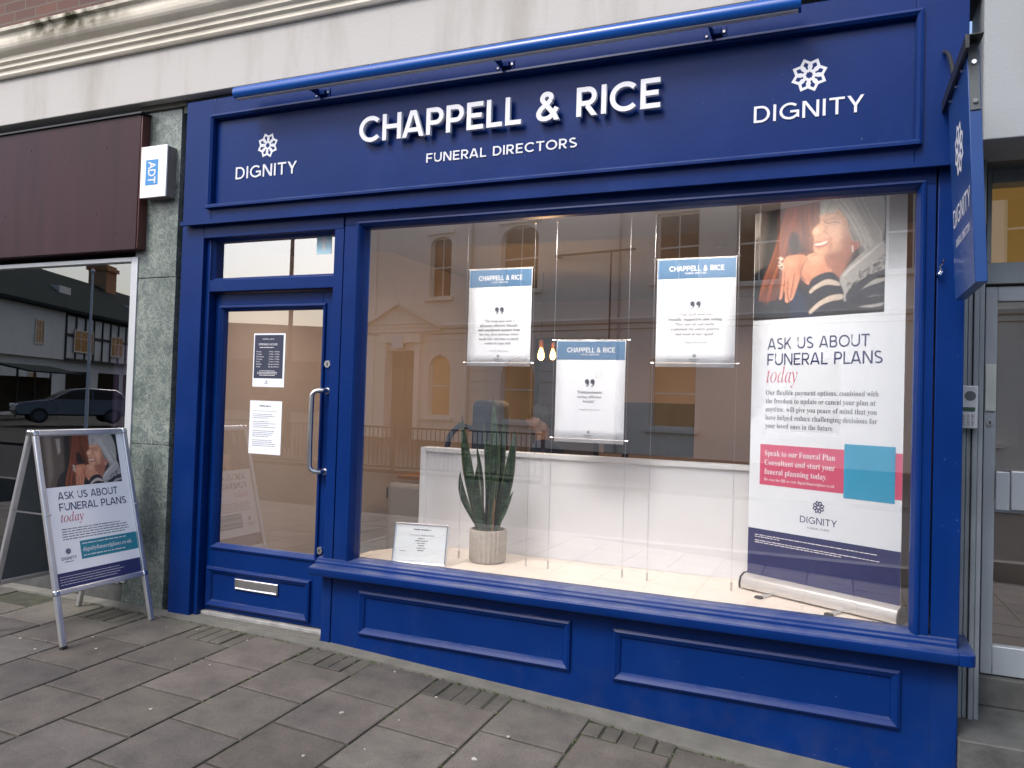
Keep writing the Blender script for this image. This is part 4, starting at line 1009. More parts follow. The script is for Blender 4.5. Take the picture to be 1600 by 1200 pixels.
    poly([(604, 350), (622, 308), (690, 290), (705, 345), (690, 374), (640, 382)], C(242, 180, 138), 26)                      # nose
    line([(614, 378), (650, 386), (690, 374), (704, 352)], C(164, 92, 66), 9, .6)
    line([(612, 318), (652, 268), (672, 210)], C(176, 110, 78), 8, .6)
    line([(700, 255), (722, 280), (745, 286), (790, 284), (832, 296)], C(92, 50, 38), 9, .95)                                 # closed, smiling eyes
    line([(722, 262), (750, 252), (800, 256)], C(170, 108, 84), 7, .7); line([(742, 306), (790, 310), (836, 300)], C(182, 118, 92), 7, .7)
    line([(640, 262), (656, 272), (666, 262)], C(110, 60, 44), 8, .8)
    line([(712, 214), (760, 196), (824, 212)], C(176, 132, 104), 11, .7)
    line([(838, 262), (872, 246)], C(190, 126, 98), 5, .7); line([(840, 288), (880, 288)], C(190, 126, 98), 5, .7); line([(836, 306), (872, 322)], C(190, 126, 98), 5, .7)
    poly([(616, 452), (650, 440), (700, 446), (756, 436), (740, 478), (690, 500), (640, 498)], C(176, 82, 70), 8)              # laughing mouth
    poly([(624, 458), (680, 456), (742, 446), (720, 474), (670, 484), (630, 478)], C(244, 232, 214), 6)
    line([(660, 460), (662, 482)], C(205, 180, 160), 3, .6); line([(690, 460), (692, 482)], C(205, 180, 160), 3, .6)
    line([(620, 500), (670, 512), (730, 490)], C(206, 128, 104), 10, .7)
    line([(706, 356), (752, 404), (770, 456), (752, 520)], C(168, 100, 76), 9, .75)
    line([(776, 500), (760, 548), (720, 590)], C(176, 106, 82), 7, .6)
    wash(830, 400, 95, 80, C(250, 192, 156), .75); wash(640, 335, 26, 30, C(255, 214, 178), .8); wash(660, 545, 40, 22, C(244, 188, 152), .7)
    wash(905, 470, 60, 110, C(170, 104, 78), .6); wash(770, 250, 90, 26, C(196, 128, 98), .45); wash(724, 330, 22, 50, C(186, 114, 84), .5)
    wash(790, 600, 110, 46, C(160, 96, 74), .6); wash(800, 175, 110, 30, C(214, 158, 126), .6); wash(760, 470, 22, 60, C(190, 118, 90), .5); wash(690, 430, 60, 14, C(206, 132, 104), .5)
    # ear
    poly([(930, 500), (985, 470), (1030, 490), (1010, 540), (960, 575), (935, 560)], C(192, 106, 78), 14)
    # grey hair
    poly([(690, -40), (900, -60), (1110, -20), (1190, 140), (1205, 330), (1180, 520), (1090, 640), (1050, 600), (1030, 490), (960, 490), (925, 420), (905, 290), (860, 200), (790, 130), (706, 170), (672, 200)], C(178, 175, 169), 14)
    poly([(930, 380), (1010, 400), (1100, 560), (1080, 640), (1040, 570), (1020, 480), (960, 480)], C(120, 114, 108), 40, .8)
    poly([(740, 0), (900, -20), (1000, 60), (900, 140), (780, 100)], C(214, 212, 206), 70, .8)
    for k in range(420):
        a = R2.random(); c = [C(222, 219, 212), C(146, 140, 134), C(196, 192, 186), C(128, 122, 116), C(236, 233, 227)][k % 5]
        x = 700+R2.uniform(0, 400)
        if k % 3 == 0: line([(x, 10), (690+(x-690)*.45, 120), (680+(x-690)*.3, 190)], c, R2.uniform(2.5, 6), .5, 5)
        else:
            xx = R2.uniform(950, 1150); line([(690+(xx-950)*1.6, 10), (800+(xx-950)*1.2, 130), (xx-40, 300), (xx+R2.uniform(0, 40), 430), (min(1185, xx+R2.uniform(40, 100)), R2.uniform(480, 610))], c, R2.uniform(2.5, 6), .42, 6)
    line([(905, 280), (925, 380), (965, 480)], C(90, 80, 74), 10, .6)
    line([(948, 530), (950, 580)], C(238, 236, 226), 14, .95)                                                                # earring
    # hands
    poly([(560, 560), (640, 548), (700, 590), (740, 680), (780, 740), (700, 790), (600, 850), (530, 800), (495, 720), (520, 630)], C(226, 158, 122), 9)
    poly([(345, 570), (430, 540), (545, 560), (520, 640), (500, 730), (470, 800), (430, 880), (350, 880), (330, 740)], C(214, 140, 104), 10)
    for pts in ([(350, 700), (395, 720), (352, 860), (335, 945), (304, 950), (318, 830)], [(385, 780), (440, 790), (425, 900), (405, 985), (365, 984), (362, 880)], [(430, 780), (500, 740), (470, 860), (436, 960), (400, 974), (412, 870)]):
        poly(pts, C(218, 146, 112), 8)
    for pts in ([(352, 690), (350, 840), (336, 944)], [(392, 740), (384, 880), (398, 978)], [(446, 720), (428, 870), (410, 968)], [(330, 700), (318, 830), (306, 946)]): line(pts, C(128, 68, 48), 10, .85)
    for pts in ([(326, 820), (346, 824)], [(368, 850), (392, 856)], [(400, 862), (426, 866)], [(372, 800), (398, 806)], [(430, 790), (462, 800)]): line(pts, C(150, 84, 62), 6, .6)
    for pts in ([(312, 936), (322, 938)], [(370, 972), (384, 974)], [(412, 962), (424, 958)]): line(pts, C(244, 206, 184), 9, .8)
    line([(560, 590), (520, 660), (505, 730), (540, 800)], C(132, 70, 52), 13, .85); line([(640, 560), (600, 580), (560, 640)], C(150, 84, 64), 9, .6); line([(690, 600), (720, 660), (752, 720)], C(196, 128, 100), 14, .5)
    line([(585, 580), (640, 600), (690, 650)], C(240, 184, 152), 16, .6); line([(600, 640), (650, 680)], C(186, 118, 92), 6, .5); line([(570, 660), (610, 720)], C(186, 118, 92), 6, .5)
    line([(420, 600), (400, 680), (395, 760)], C(232, 164, 128), 16, .6)
    for k in range(14): line([(300+R2.uniform(-12, 50), 540+k*9), (302+R2.uniform(-12, 46), 546+k*9)], C(232, 222, 206), 9, .9)
    wash(640, 610, 70, 40, C(246, 190, 156), .6); wash(700, 700, 40, 60, C(204, 132, 102), .45); wash(560, 760, 40, 60, C(186, 114, 86), .45); wash(420, 620, 60, 40, C(236, 168, 132), .5); wash(500, 690, 30, 80, C(168, 98, 74), .5); wash(360, 760, 50, 90, C(198, 126, 96), .35)
    # cuff and striped knit
    poly([(580, 840), (640, 770), (770, 745), (850, 830), (920, 960), (900, 1060), (600, 1120), (560, 1000)], C(40, 42, 52), 9)
    poly([(586, 900), (640, 850), (740, 808), (830, 840), (846, 880), (740, 860), (650, 890), (598, 926)], C(216, 200, 184), 8)
    poly([(590, 1090), (660, 1020), (760, 966), (866, 960), (870, 1004), (780, 1016), (690, 1050), (600, 1120)], C(216, 200, 184), 8)
    poly([(850, 800), (980, 650), (1080, 570), (1215, 560), (1230, 1060), (920, 1060), (880, 930)], C(184, 182, 178), 10)
    poly([(905, 960), (1000, 860), (1120, 800), (1240, 770), (1240, 840), (1120, 860), (1000, 960), (920, 1040)], C(56, 56, 64), 7)
    poly([(930, 1020), (1040, 930), (1160, 890), (1240, 880), (1240, 990), (1100, 1000), (960, 1050)], C(44, 46, 56), 7)
    poly([(700, 1100), (880, 1030), (1240, 1000), (1240, 1060), (880, 1100), (700, 1170)], C(36, 38, 46), 7)
    for k in range(60):
        x = R2.uniform(900, 1200); y = 930-(x-900)*.75+R2.uniform(-60, 60); line([(x, y), (x+R2.uniform(10, 30), y-R2.uniform(-10, 26))], C(34, 34, 40), 9, .85)
    for k in range(26): x = R2.uniform(870, 1130); y0 = 820-(x-870)*.8; line([(x, y0-20), (x+40, y0-70), (x+90, y0-100)], C(224, 222, 216), 10, .5)
    gr_ = np.random.default_rng(2); lowf = gr_.normal(0, 1, (ny//6+2, nx//6+2)).repeat(6, 0).repeat(6, 1)[:ny, :nx]
    img *= (1 + .035*lowf + .05*gr_.normal(0, 1, (ny, nx)))[..., None]; img = np.clip(img, 0, 1)
    for _ in range(1):
        p = np.pad(img, ((1, 1), (1, 1), (0, 0)), 'edge'); img = (4*img + p[:-2, 1:-1] + p[2:, 1:-1] + p[1:-1, :-2] + p[1:-1, 2:])/8
    return img
NXP, NYP = 330, 256
PHOTO = paint(NXP, NYP)
def photo_mat():
    m = mat('printed_photograph', (.5, .5, .5), rough=.42); nt = m.node_tree; b = nt.nodes['Principled BSDF']
    a = nt.nodes.new('ShaderNodeAttribute'); a.attribute_name = 'print'
    g = nt.nodes.new('ShaderNodeHueSaturation'); g.inputs['Value'].default_value = .78; nt.links.new(a.outputs['Color'], g.inputs['Color']); nt.links.new(g.outputs[0], b.inputs['Base Color']); return m
PHOTO_M = photo_mat()
def photo_patch(pl, x0, x1, y0, y1, parent, local, crop=(0, 1, 0, 1)):
    c0, c1, r0, r1 = int(crop[0]*NXP), int(crop[1]*NXP), int(crop[2]*NYP), int(crop[3]*NYP)
    nx, ny = c1-c0, r1-r0
    mb = MB().grid(lambda u, v: pl.p(x0+(x1-x0)*u, y1-(y1-y0)*v, .0006), nx-1, ny-1)
    o = mb.build('photograph', PHOTO_M, parent, local=local, fixn=False)
    at = o.data.color_attributes.new('print', 'FLOAT_COLOR', 'POINT')
    px = np.ones((ny, nx, 4), np.float32); px[..., :3] = PHOTO[r0:r1, c0:c1]
    at.data.foreach_set('color', px.ravel()); return o

# ------------------------------------------------------------------ roller banner
rbn = thing('roller_banner', 'tall white pull-up banner with photo of two women hugging', 'banner', (-.415, .596, ZP), rz=math.atan2(-.467, .884))
BW = .795
bs = MB().box(.008, .803, -.0007, .0007, .075, 2.03); sheet = bs.build('banner_sheet', SHEET, rbn, local=True)
PB = Plane2((0, -.0007, 0), (1, 0, 0), (0, 0, 1), (0, -1, 0))
Z = lambda z: z-ZP
photo_patch(PB, .0105, .706, Z(1.848), Z(2.452), sheet, True, crop=(.212, .976, .034, 1))
m_ = MB(); rect(m_, PB, .0085, .8025, Z(.485), Z(.746)); m_.build('navy_band', NAVY, sheet, local=True)
m_ = MB(); rect(m_, PB, .070, .8025, Z(.980), Z(1.192)); m_.build('pink_panel', PINK, sheet, local=True)
m_ = MB(); rect(m_, PB, .528, .771, Z(.960), Z(1.220), .0012); m_.build('cyan_square', CYAN, sheet, local=True)
m_ = MB().use(NAVY)
sign_text(m_, PB, 'ASK US ABOUT', .099, .640, Z(1.690), Z(1.749), w=.125, gap=.115)
sign_text(m_, PB, 'FUNERAL PLANS', .100, .702, Z(1.607), Z(1.668), w=.125, gap=.115)
emblem(m_, PB, .402, Z(.899), .030, w=.075); sign_text(m_, PB, 'DIGNITY', .305, .498, Z(.813), Z(.846), w=.12, gap=.17)
sign_text(m_, PB, 'FUNERAL PLANS', .345, .460, Z(.787), Z(.796), w=.12, gap=.18)
m_.use(ROSE); text(m_, PB, serif('today', True), .098, Z(1.517), cap=.080, width=.175, offset=-.006, res=4)
m_.use(GREY_INK)
for k, (s, wd) in enumerate((('Our flexible payment options, combined with', .592), ('the freedom to update or cancel your plan at', .578), ('anytime, will give you peace of mind that you', .585), ('have helped reduce challenging decisions for', .588), ('your loved ones in the future.', .375))):
    text(m_, PB, serif(s), .096, Z(1.4515-.0432*k), cap=.0255, width=wd, offset=-.003, res=2)
m_.use(PALE_INK)
for k, (s, wd) in enumerate((('Speak to our Funeral Plan', .385), ('Consultant and start your', .385), ('funeral planning today.', .345))):
    text(m_, PB, serif(s), .098, Z(1.134-.0485*k), cap=.0285, width=wd, offset=-.003, h=.0012, res=2)
text(m_, PB, serif('Or scan the QR or visit dignityfuneralplans.co.uk'), .098, Z(1.003), cap=.014, width=.385, offset=-.006, h=.0012, res=1)
bars(m_, PB, .050, .70, Z(.712), 1, .012, .0042, 3, h=.0012, ragged=.02); bars(m_, PB, .050, .20, Z(.702), 1, .012, .0042, 4, h=.0012)
bars(m_, PB, .050, .715, Z(.683), 1, .012, .0042, 5, h=.0012, ragged=.02); bars(m_, PB, .050, .53, Z(.673), 1, .012, .0042, 6, h=.0012, ragged=.02)
m_.build('lettering', None, sheet, local=True)
cs = MB().prism([(-.052, .008), (.052, .008), (.055, .03), (.046, .060), (.02, .082), (-.014, .082), (-.044, .066), (-.056, .034)], lambda a, b: (.002, a, b), lambda a, b: (.812, a, b))
cas = cs.build('cassette', mat('satin_silver', (.62, .60, .58), .38, metal=.55, var=.03), rbn, bevel=.004, local=True)
for xx in (-.008, .812):
    MB().prism([(-.054, .006), (.054, .006), (.057, .03), (.048, .062), (.02, .085), (-.014, .085), (-.046, .068), (-.058, .034)], lambda a, b: (xx, a, b), lambda a, b: (xx+.010, a, b)).build('end_cap', RUBBER, cas, local=True, bevel=.002)
for xx in (.175, .545):
    ft = MB().box(xx-.016, xx+.016, -.15, .12, .002, .009).build('foot', STEEL, rbn, local=True, bevel=.001)
    MB().box(xx-.018, xx+.018, -.163, -.135, .0008, .012).build('foot_tip', RUBBER, ft, local=True, bevel=.002)
MB().tube([(.4, .02, .08), (.4, .02, 2.02)], .008, 8).build('pole', ALU, rbn, local=True)

# ------------------------------------------------------------------ notices on the door glass
YN = YD+.0235
def notice(px_, label, kind):
    (xa, za, xb, zb) = px_; a0, b0 = q(xa, za, YN); a1, b1 = q(xb, zb, YN)
    t = thing('door_notice', label, 'notice', ((a0+a1)/2, YN, b0))
    MB().box(a0, a1, YN-.0012, YN, b0, b1).build('sheet', PAPER, t)
    P_ = Plane2((a0, YN-.0012, b0), (1, 0, 0), (0, 0, 1), (0, -1, 0)); w, h = a1-a0, b1-b0; m = MB()
    if kind:
        m.use(INK); rect(m, P_, .008, w-.013, .053, h-.010)
        m.use(PALE_INK)
        text(m, P_, 'CHAPPELL & RICE', w*.46, h-.040, cap=.008, align='C', h=.0009, res=1)
        text(m, P_, 'OPENING HOURS', w*.46, h-.075, cap=.013, width=w*.60, align='C', h=.0009, res=2)
        bars(m, P_, w*.2, w*.72, h-.090, 1, .01, .004, 2, h=.0009)
        for k, dn in enumerate(('Monday', 'Tuesday', 'Wednesday', 'Thursday', 'Friday', 'Saturday', 'Sunday')):
            text(m, P_, dn, w*.10, h-.118-k*.0155, cap=.0082, h=.0009, res=1)
            text(m, P_, '9.00am - 5.00pm' if k < 5 else 'By appointment', w*.50, h-.118-k*.0155, cap=.0082, width=w*.33, h=.0009, res=1)
        for k in range(4): bars(m, P_, w*.14, w*.78, .098-k*.009, 1, .01, .0032, 30+k, h=.0009, align='C', ragged=.4)
        m.use(INK); emblem(m, P_, w*.45, .034, .006); sign_text(m, P_, 'DIGNITY', w*.38, w*.52, .019, .025)
    else:
        m.use(INK); bars(m, P_, w*.30, w*.66, h-.035, 1, .01, .006, 1, align='C'); rect(m, P_, w*.10, w*.86, h-.064, h-.0625)
        m.use(GREY_INK)
        for k in range(18):
            if k in (3, 8, 13): continue
            bars(m, P_, w*.11, w*.85, h-.085-k*.0115, 1, .01, .0030, 50+k, ragged=.35)
    m.build('lettering', None, t)
notice((-3.265, 1.418, -3.028, 1.742), 'dark opening hours notice, upper of two sheets inside the door glass', 1)
notice((-3.276, 1.013, -3.036, 1.334), 'white typed notice, lower of two sheets inside the door glass', 0)

# ------------------------------------------------------------------ A-board on the pavement
BPAPER = mat('gloss_poster_paper', (.88, .89, .92), .35, var=.02, vscale=3)
ab = thing('a_board', 'silver framed pavement sign with funeral plans poster in front of marble pier', 'sign', (-3.86, -.437, -.05))
def slope_T(xb, xt, zb, zt, face):
    """frame plane: local a runs along +y (left to right for the viewer), b up the slope"""
    v = Vector((xt-xb, 0, zt-zb)); L = v.length; v.normalize(); n = Vector((0, 1, 0)).cross(v); n = n if n.x*face > 0 else -n
    return Plane2((xb, -.745, zb), (0, 1, 0), v, n), L
FP, FL = slope_T(-3.855, -4.165, -.052, 1.128, 1)
BP, BL_ = slope_T(-4.500, -4.195, -.050, 1.128, -1)
WB = .620
def bar(mb, P, a0, a1, b0, b1, h0, h1):
    vs = [P.p(a, b, h) for h in (h0, h1) for a, b in ((a0, b0), (a1, b0), (a1, b1), (a0, b1))]
    mb.add(vs, [(0, 3, 2, 1), (4, 5, 6, 7), (0, 1, 5, 4), (1, 2, 6, 5), (2, 3, 7, 6), (3, 0, 4, 7)])
fb0 = .285
for nm, P, Lz in (('front_frame', FP, FL), ('back_frame', BP, BL_)):
    m = MB(); fw = .032
    bar(m, P, fw, WB-fw, fb0, fb0+fw, -.012, .012); fo_ = m.build(nm, ALU, ab, bevel=.006, seg=3)
    m = MB(); bar(m, P, fw, WB-fw, Lz-fw, Lz, -.012, .012); m.build('top_rail', ALU, fo_, bevel=.006, seg=3)
    for a in (0, WB-fw):
        m = MB(); bar(m, P, a, a+fw, .012, Lz-.02, -.0125, .0125); lg = m.build('leg', ALU, fo_, bevel=.006, seg=3)
        m = MB(); bar(m, P, a-.001, a+fw+.001, 0, .014, -.0135, .0135); m.build('foot_cap', RUBBER, fo_, bevel=.002)
        m = MB(); bar(m, P, a-.003, a+fw+.003, Lz-.036, Lz+.003, -.0155, .0155); m.build('corner_cap', CHROME, fo_, bevel=.010, seg=3)
        m = MB(); bar(m, P, a-.003, a+fw+.003, fb0-.003, fb0+.034, -.0150, .0150); m.build('corner_cap', CHROME, fo_, bevel=.010, seg=3)
    if nm == 'front_frame': ffo = fo_
    m = MB(); bar(m, P, fw-.002, WB-fw+.002, fb0+.03, Lz-.03, -.006, -.001); bp_ = m.build('poster' if nm == 'front_frame' else 'back_panel', BPAPER if nm == 'front_frame' else ALU_DARK, ab)
    if nm == 'front_frame': poster = bp_
PP = Plane2(FP.p(.032, fb0+.032, -.001), FP.U, FP.V, FP.N); pw, ph = WB-.064, FL-.064-fb0
photo_patch(PP, 0.002, pw*.915, ph*.655, ph-.002, poster, False, crop=(0, 1, .02, .80))
m_ = MB(); rect(m_, PP, .001, pw-.001, .001, ph*.100); m_.build('navy_band', NAVY, poster)
m_ = MB(); rect(m_, PP, pw*.30, pw-.001, ph*.165, ph*.285); m_.build('teal_panel', TEAL, poster)
m_ = MB().use(NAVY)
sign_text(m_, PP, 'ASK US ABOUT', pw*.125, pw*.835, ph*.570, ph*.620, w=.14, gap=.115)
sign_text(m_, PP, 'FUNERAL PLANS', pw*.125, pw*.925, ph*.496, ph*.546, w=.14, gap=.115)
emblem(m_, PP, pw*.16, ph*.232, .016, w=.10); sign_text(m_, PP, 'DIGNITY', pw*.075, pw*.245, ph*.178, ph*.198, w=.15, gap=.17); bars(m_, PP, pw*.11, pw*.21, ph*.163, 1, .01, .004, 1)
m_.use(ROSE); text(m_, PP, serif('today', True), pw*.125, ph*.422, cap=.052, width=pw*.26, res=3)
m_.use(GREY_INK)
for k in range(5): bars(m_, PP, pw*.12, pw*.92, ph*(.372-.0165*k), 1, .01, .0052, 11+k, ragged=.08 if k else .3)
m_.use(PALE_INK)
bars(m_, PP, pw*.325, pw*.88, ph*.262, 1, .01, .006, 3, h=.001); text(m_, PP, serif('dignityfuneralplans.co.uk'), pw*.325, ph*.214, cap=.024, width=pw*.60, h=.001, res=1); bars(m_, PP, pw*.325, pw*.85, ph*.184, 1, .01, .006, 4, h=.001)
bars(m_, PP, pw*.03, pw*.80, ph*.072, 4, ph*.0165, .0030, 9, h=.001, ragged=.2)
m_.build('lettering', None, poster)
for yy in (-.725, -.145):
    MB().box(-4.32, -4.01, yy-.006, yy+.006, .66, .668).build('spreader', STEEL, ab)

# ------------------------------------------------------------------ room contents seen dimly through the glass
dk = thing('desk', 'oak topped desk behind the low white partition', 'desk', (-2.9, 2.3, 0))
MB().box(-3.40, -1.0, 1.95, 2.70, .690, .722).build('desktop', WOOD, dk, bevel=.003)
for xx in (-2.95, -1.1): MB().box(xx, xx+.04, 2.0, 2.65, -.02, .690).build('leg', BLACK, dk)
pe = thing('tub_chair', 'pale grey rounded chair under the end of the desk', 'chair', (-3.05, 1.95, 0))
MB().zprism([(-3.42, 1.86), (-2.75, 1.86), (-2.70, 1.92), (-2.70, 2.05), (-3.47, 2.05), (-3.47, 1.92)], .06, .665).build('backrest', mat('pale_grey_leather', (.36, .33, .30), .5, var=.05), pe, bevel=.05, seg=4)
MB().box(-3.40, -2.76, 2.052, 2.35, .30, .42).build('seat', mat('grey_seat', (.30, .28, .26), .6, var=.05), pe, bevel=.03, seg=3)
for xx in (-3.36, -2.84): MB().tube([(xx, 1.95, .07), (xx, 1.95, -.02)], .02, 8).build('leg', STEEL, pe)
oc = thing('office_chair', 'blue grey office chair with curved arm behind the plant', 'chair', (-2.62, 1.65, 0))
OCM = mat('blue_grey_fabric', (.035, .05, .085), .85, var=.08)
MB().box(-2.56, -2.40, 1.60, 2.02, .84, 1.38).build('backrest', OCM, oc, bevel=.05, seg=3)
MB().tube([(-2.55, 1.63, 1.16), (-2.66, 1.62, 1.18), (-2.74, 1.62, 1.10), (-2.80, 1.62, .86), (-2.78, 1.62, .66)], .022, 10).build('armrest', OCM, oc, smooth=True)
MB().box(-2.86, -2.42, 1.60, 2.04, .42, .52).build('seat', OCM, oc, bevel=.04, seg=3)
bs_ = MB().tube([(-2.64, 1.82, .42), (-2.64, 1.82, .06)], .03, 10)
for k in range(5): bs_.tube([(-2.64, 1.82, .07), (-2.64+.28*math.cos(k*1.257), 1.82+.28*math.sin(k*1.257), .02)], .018, 8)
bs_.build('pedestal', BLACK, oc)
mo = thing('monitor', 'black computer monitor on a post behind the lowest poster', 'monitor', (-1.42, 2.35, .722))
MB().box(-1.72, -1.00, 2.36, 2.39, .98, 1.40).build('screen', BLACK, mo, bevel=.006)
MB().box(-1.56, -1.51, 2.33, 2.36, .735, 1.20).build('post', BLACK, mo, bevel=.003); MB().box(-1.66, -1.41, 2.26, 2.46, .723, .735).build('foot', BLACK, mo, bevel=.003)
so_ = thing('wall_socket', 'small dark double socket on the wall beside the desk', 'socket', (-3.79, 2.5, .5))
MB().box(-3.79, -3.782, 2.42, 2.56, .45, .55).build('plate', BLACK, so_, bevel=.002)
dr = thing('inner_door', 'dark interior door on the rear wall of the shop', 'door', (-3.0, 5.88, 0))
MB().box(-3.62, -2.85, 5.85, 5.895, -.02, 2.15).build('leaf', mat('dark_blue_door', (.11, .10, .105), .5, var=.05), dr, bevel=.004)
MB().frame(-3.69, -2.78, -.10, 2.22, [(0, 5.895), (0, 5.86), (.065, 5.86), (.065, 5.895)]).build('door_frame', BLACK, dr)
pe0 = None
BULB = mat('glowing_filament_bulb', (1, .7, .4), .3, emit=(1.0, .50, .13), estr=5)
COPPER = mat('copper_socket', (.55, .20, .10), .3, metal=.9, var=.06)
for lab, (x, y, z) in (('nearer pendant bulb with copper socket between two hanging posters', (-2.338, 2.5, 1.80)), ('smaller farther pendant bulb beside the nearer one', (-2.590, 3.5, 1.865))):
    if pe0 is None:
        pe0 = thing('pendant_light', lab, 'light', (x, y, z), group='bare bulb pendants in the office')
        ORI[pe0.name] = (0, 0, 0)
        MB().lathe([(.010, -.062), (.022, -.052), (.030, -.028), (.027, .0), (.017, .03), (.013, .045)], seg=20).build('bulb', BULB, pe0, local=True, smooth=True)
        MB().lathe([(.018, .045), (.021, .05), (.021, .11), (.008, .118)], seg=16).build('socket', COPPER, pe0, local=True, smooth=True)
        MB().tube([(0, 0, .115), (0, 0, .70)], .003, 6).build('cord', BLACK, pe0, local=True)
    else: dup(pe0, (x, y, z), lab)
    ld = bpy.data.lights.new('bulb_light', 'POINT'); ld.energy = 9; ld.color = (1, .62, .32); ld.shadow_soft_size = .05
    lo = bpy.data.objects.new('bulb_light', ld); COL.objects.link(lo); lo.location = (x, y-.10, z-.11)
# recessed downlights over the window display: lit lamps
SPOTM = mat('lit_downlight', (1, .8, .6), .4, emit=(1, .72, .45), estr=9)
sp0 = None
spx = [-2.25, -1.75, -1.50, -1.22, -.90, -.62, -.32]
for i, x in enumerate(spx):
    lab = 'recessed downlight in the window head, number %s counted from the door side' % ['one', 'two', 'three', 'four', 'five', 'six', 'seven'][i]
    lab = 'small lit recessed downlight in the window ceiling above the display'
    if sp0 is None:
        sp0 = thing('downlight', lab, 'light', (x, .155, 2.425), group='recessed downlights above the display'); ORI[sp0.name] = (0, 0, 0)
        MB().tube([(0, 0, -.001), (0, 0, -.004)], .030, 20).build('lens', SPOTM, sp0, local=True)
        MB().lathe([(.031, -.0005), (.043, -.001), (.043, -.006), (.031, -.005)], seg=24).build('rim', STEEL, sp0, local=True)
    else: dup(sp0, (x, .155, 2.425), lab)
    ld = bpy.data.lights.new('display_spot', 'SPOT'); ld.energy = 12.5; ld.color = (1, .90, .80); ld.spot_size = R_(168); ld.spot_blend = 1; ld.shadow_soft_size = .03
    lo = bpy.data.objects.new('display_spot', ld); COL.objects.link(lo); lo.location = (x, .155, 2.412)
    lo.rotation_euler = (R_(24), 0, 0)

for x, y, e in ((-3.1, .70, 40), (-2.9, 2.1, 18), (-2.2, 4.4, 38), (-.9, 2.8, 18), (-.9, 4.9, 46)):  # unseen downlights, added to brighten the room and the door glass
    zc = 2.425 if y < 1 else 2.72
    dup(sp0, (x, y, zc), 'unseen ceiling downlight added to brighten the room behind the window display')
    ld = bpy.data.lights.new('added_room_spot', 'SPOT'); ld.energy = e; ld.color = (1, .80, .64); ld.spot_size = R_(150); ld.spot_blend = 1; ld.shadow_soft_size = .05
    lo = bpy.data.objects.new('added_room_spot', ld); COL.objects.link(lo); lo.location = (x, y, zc-.013)

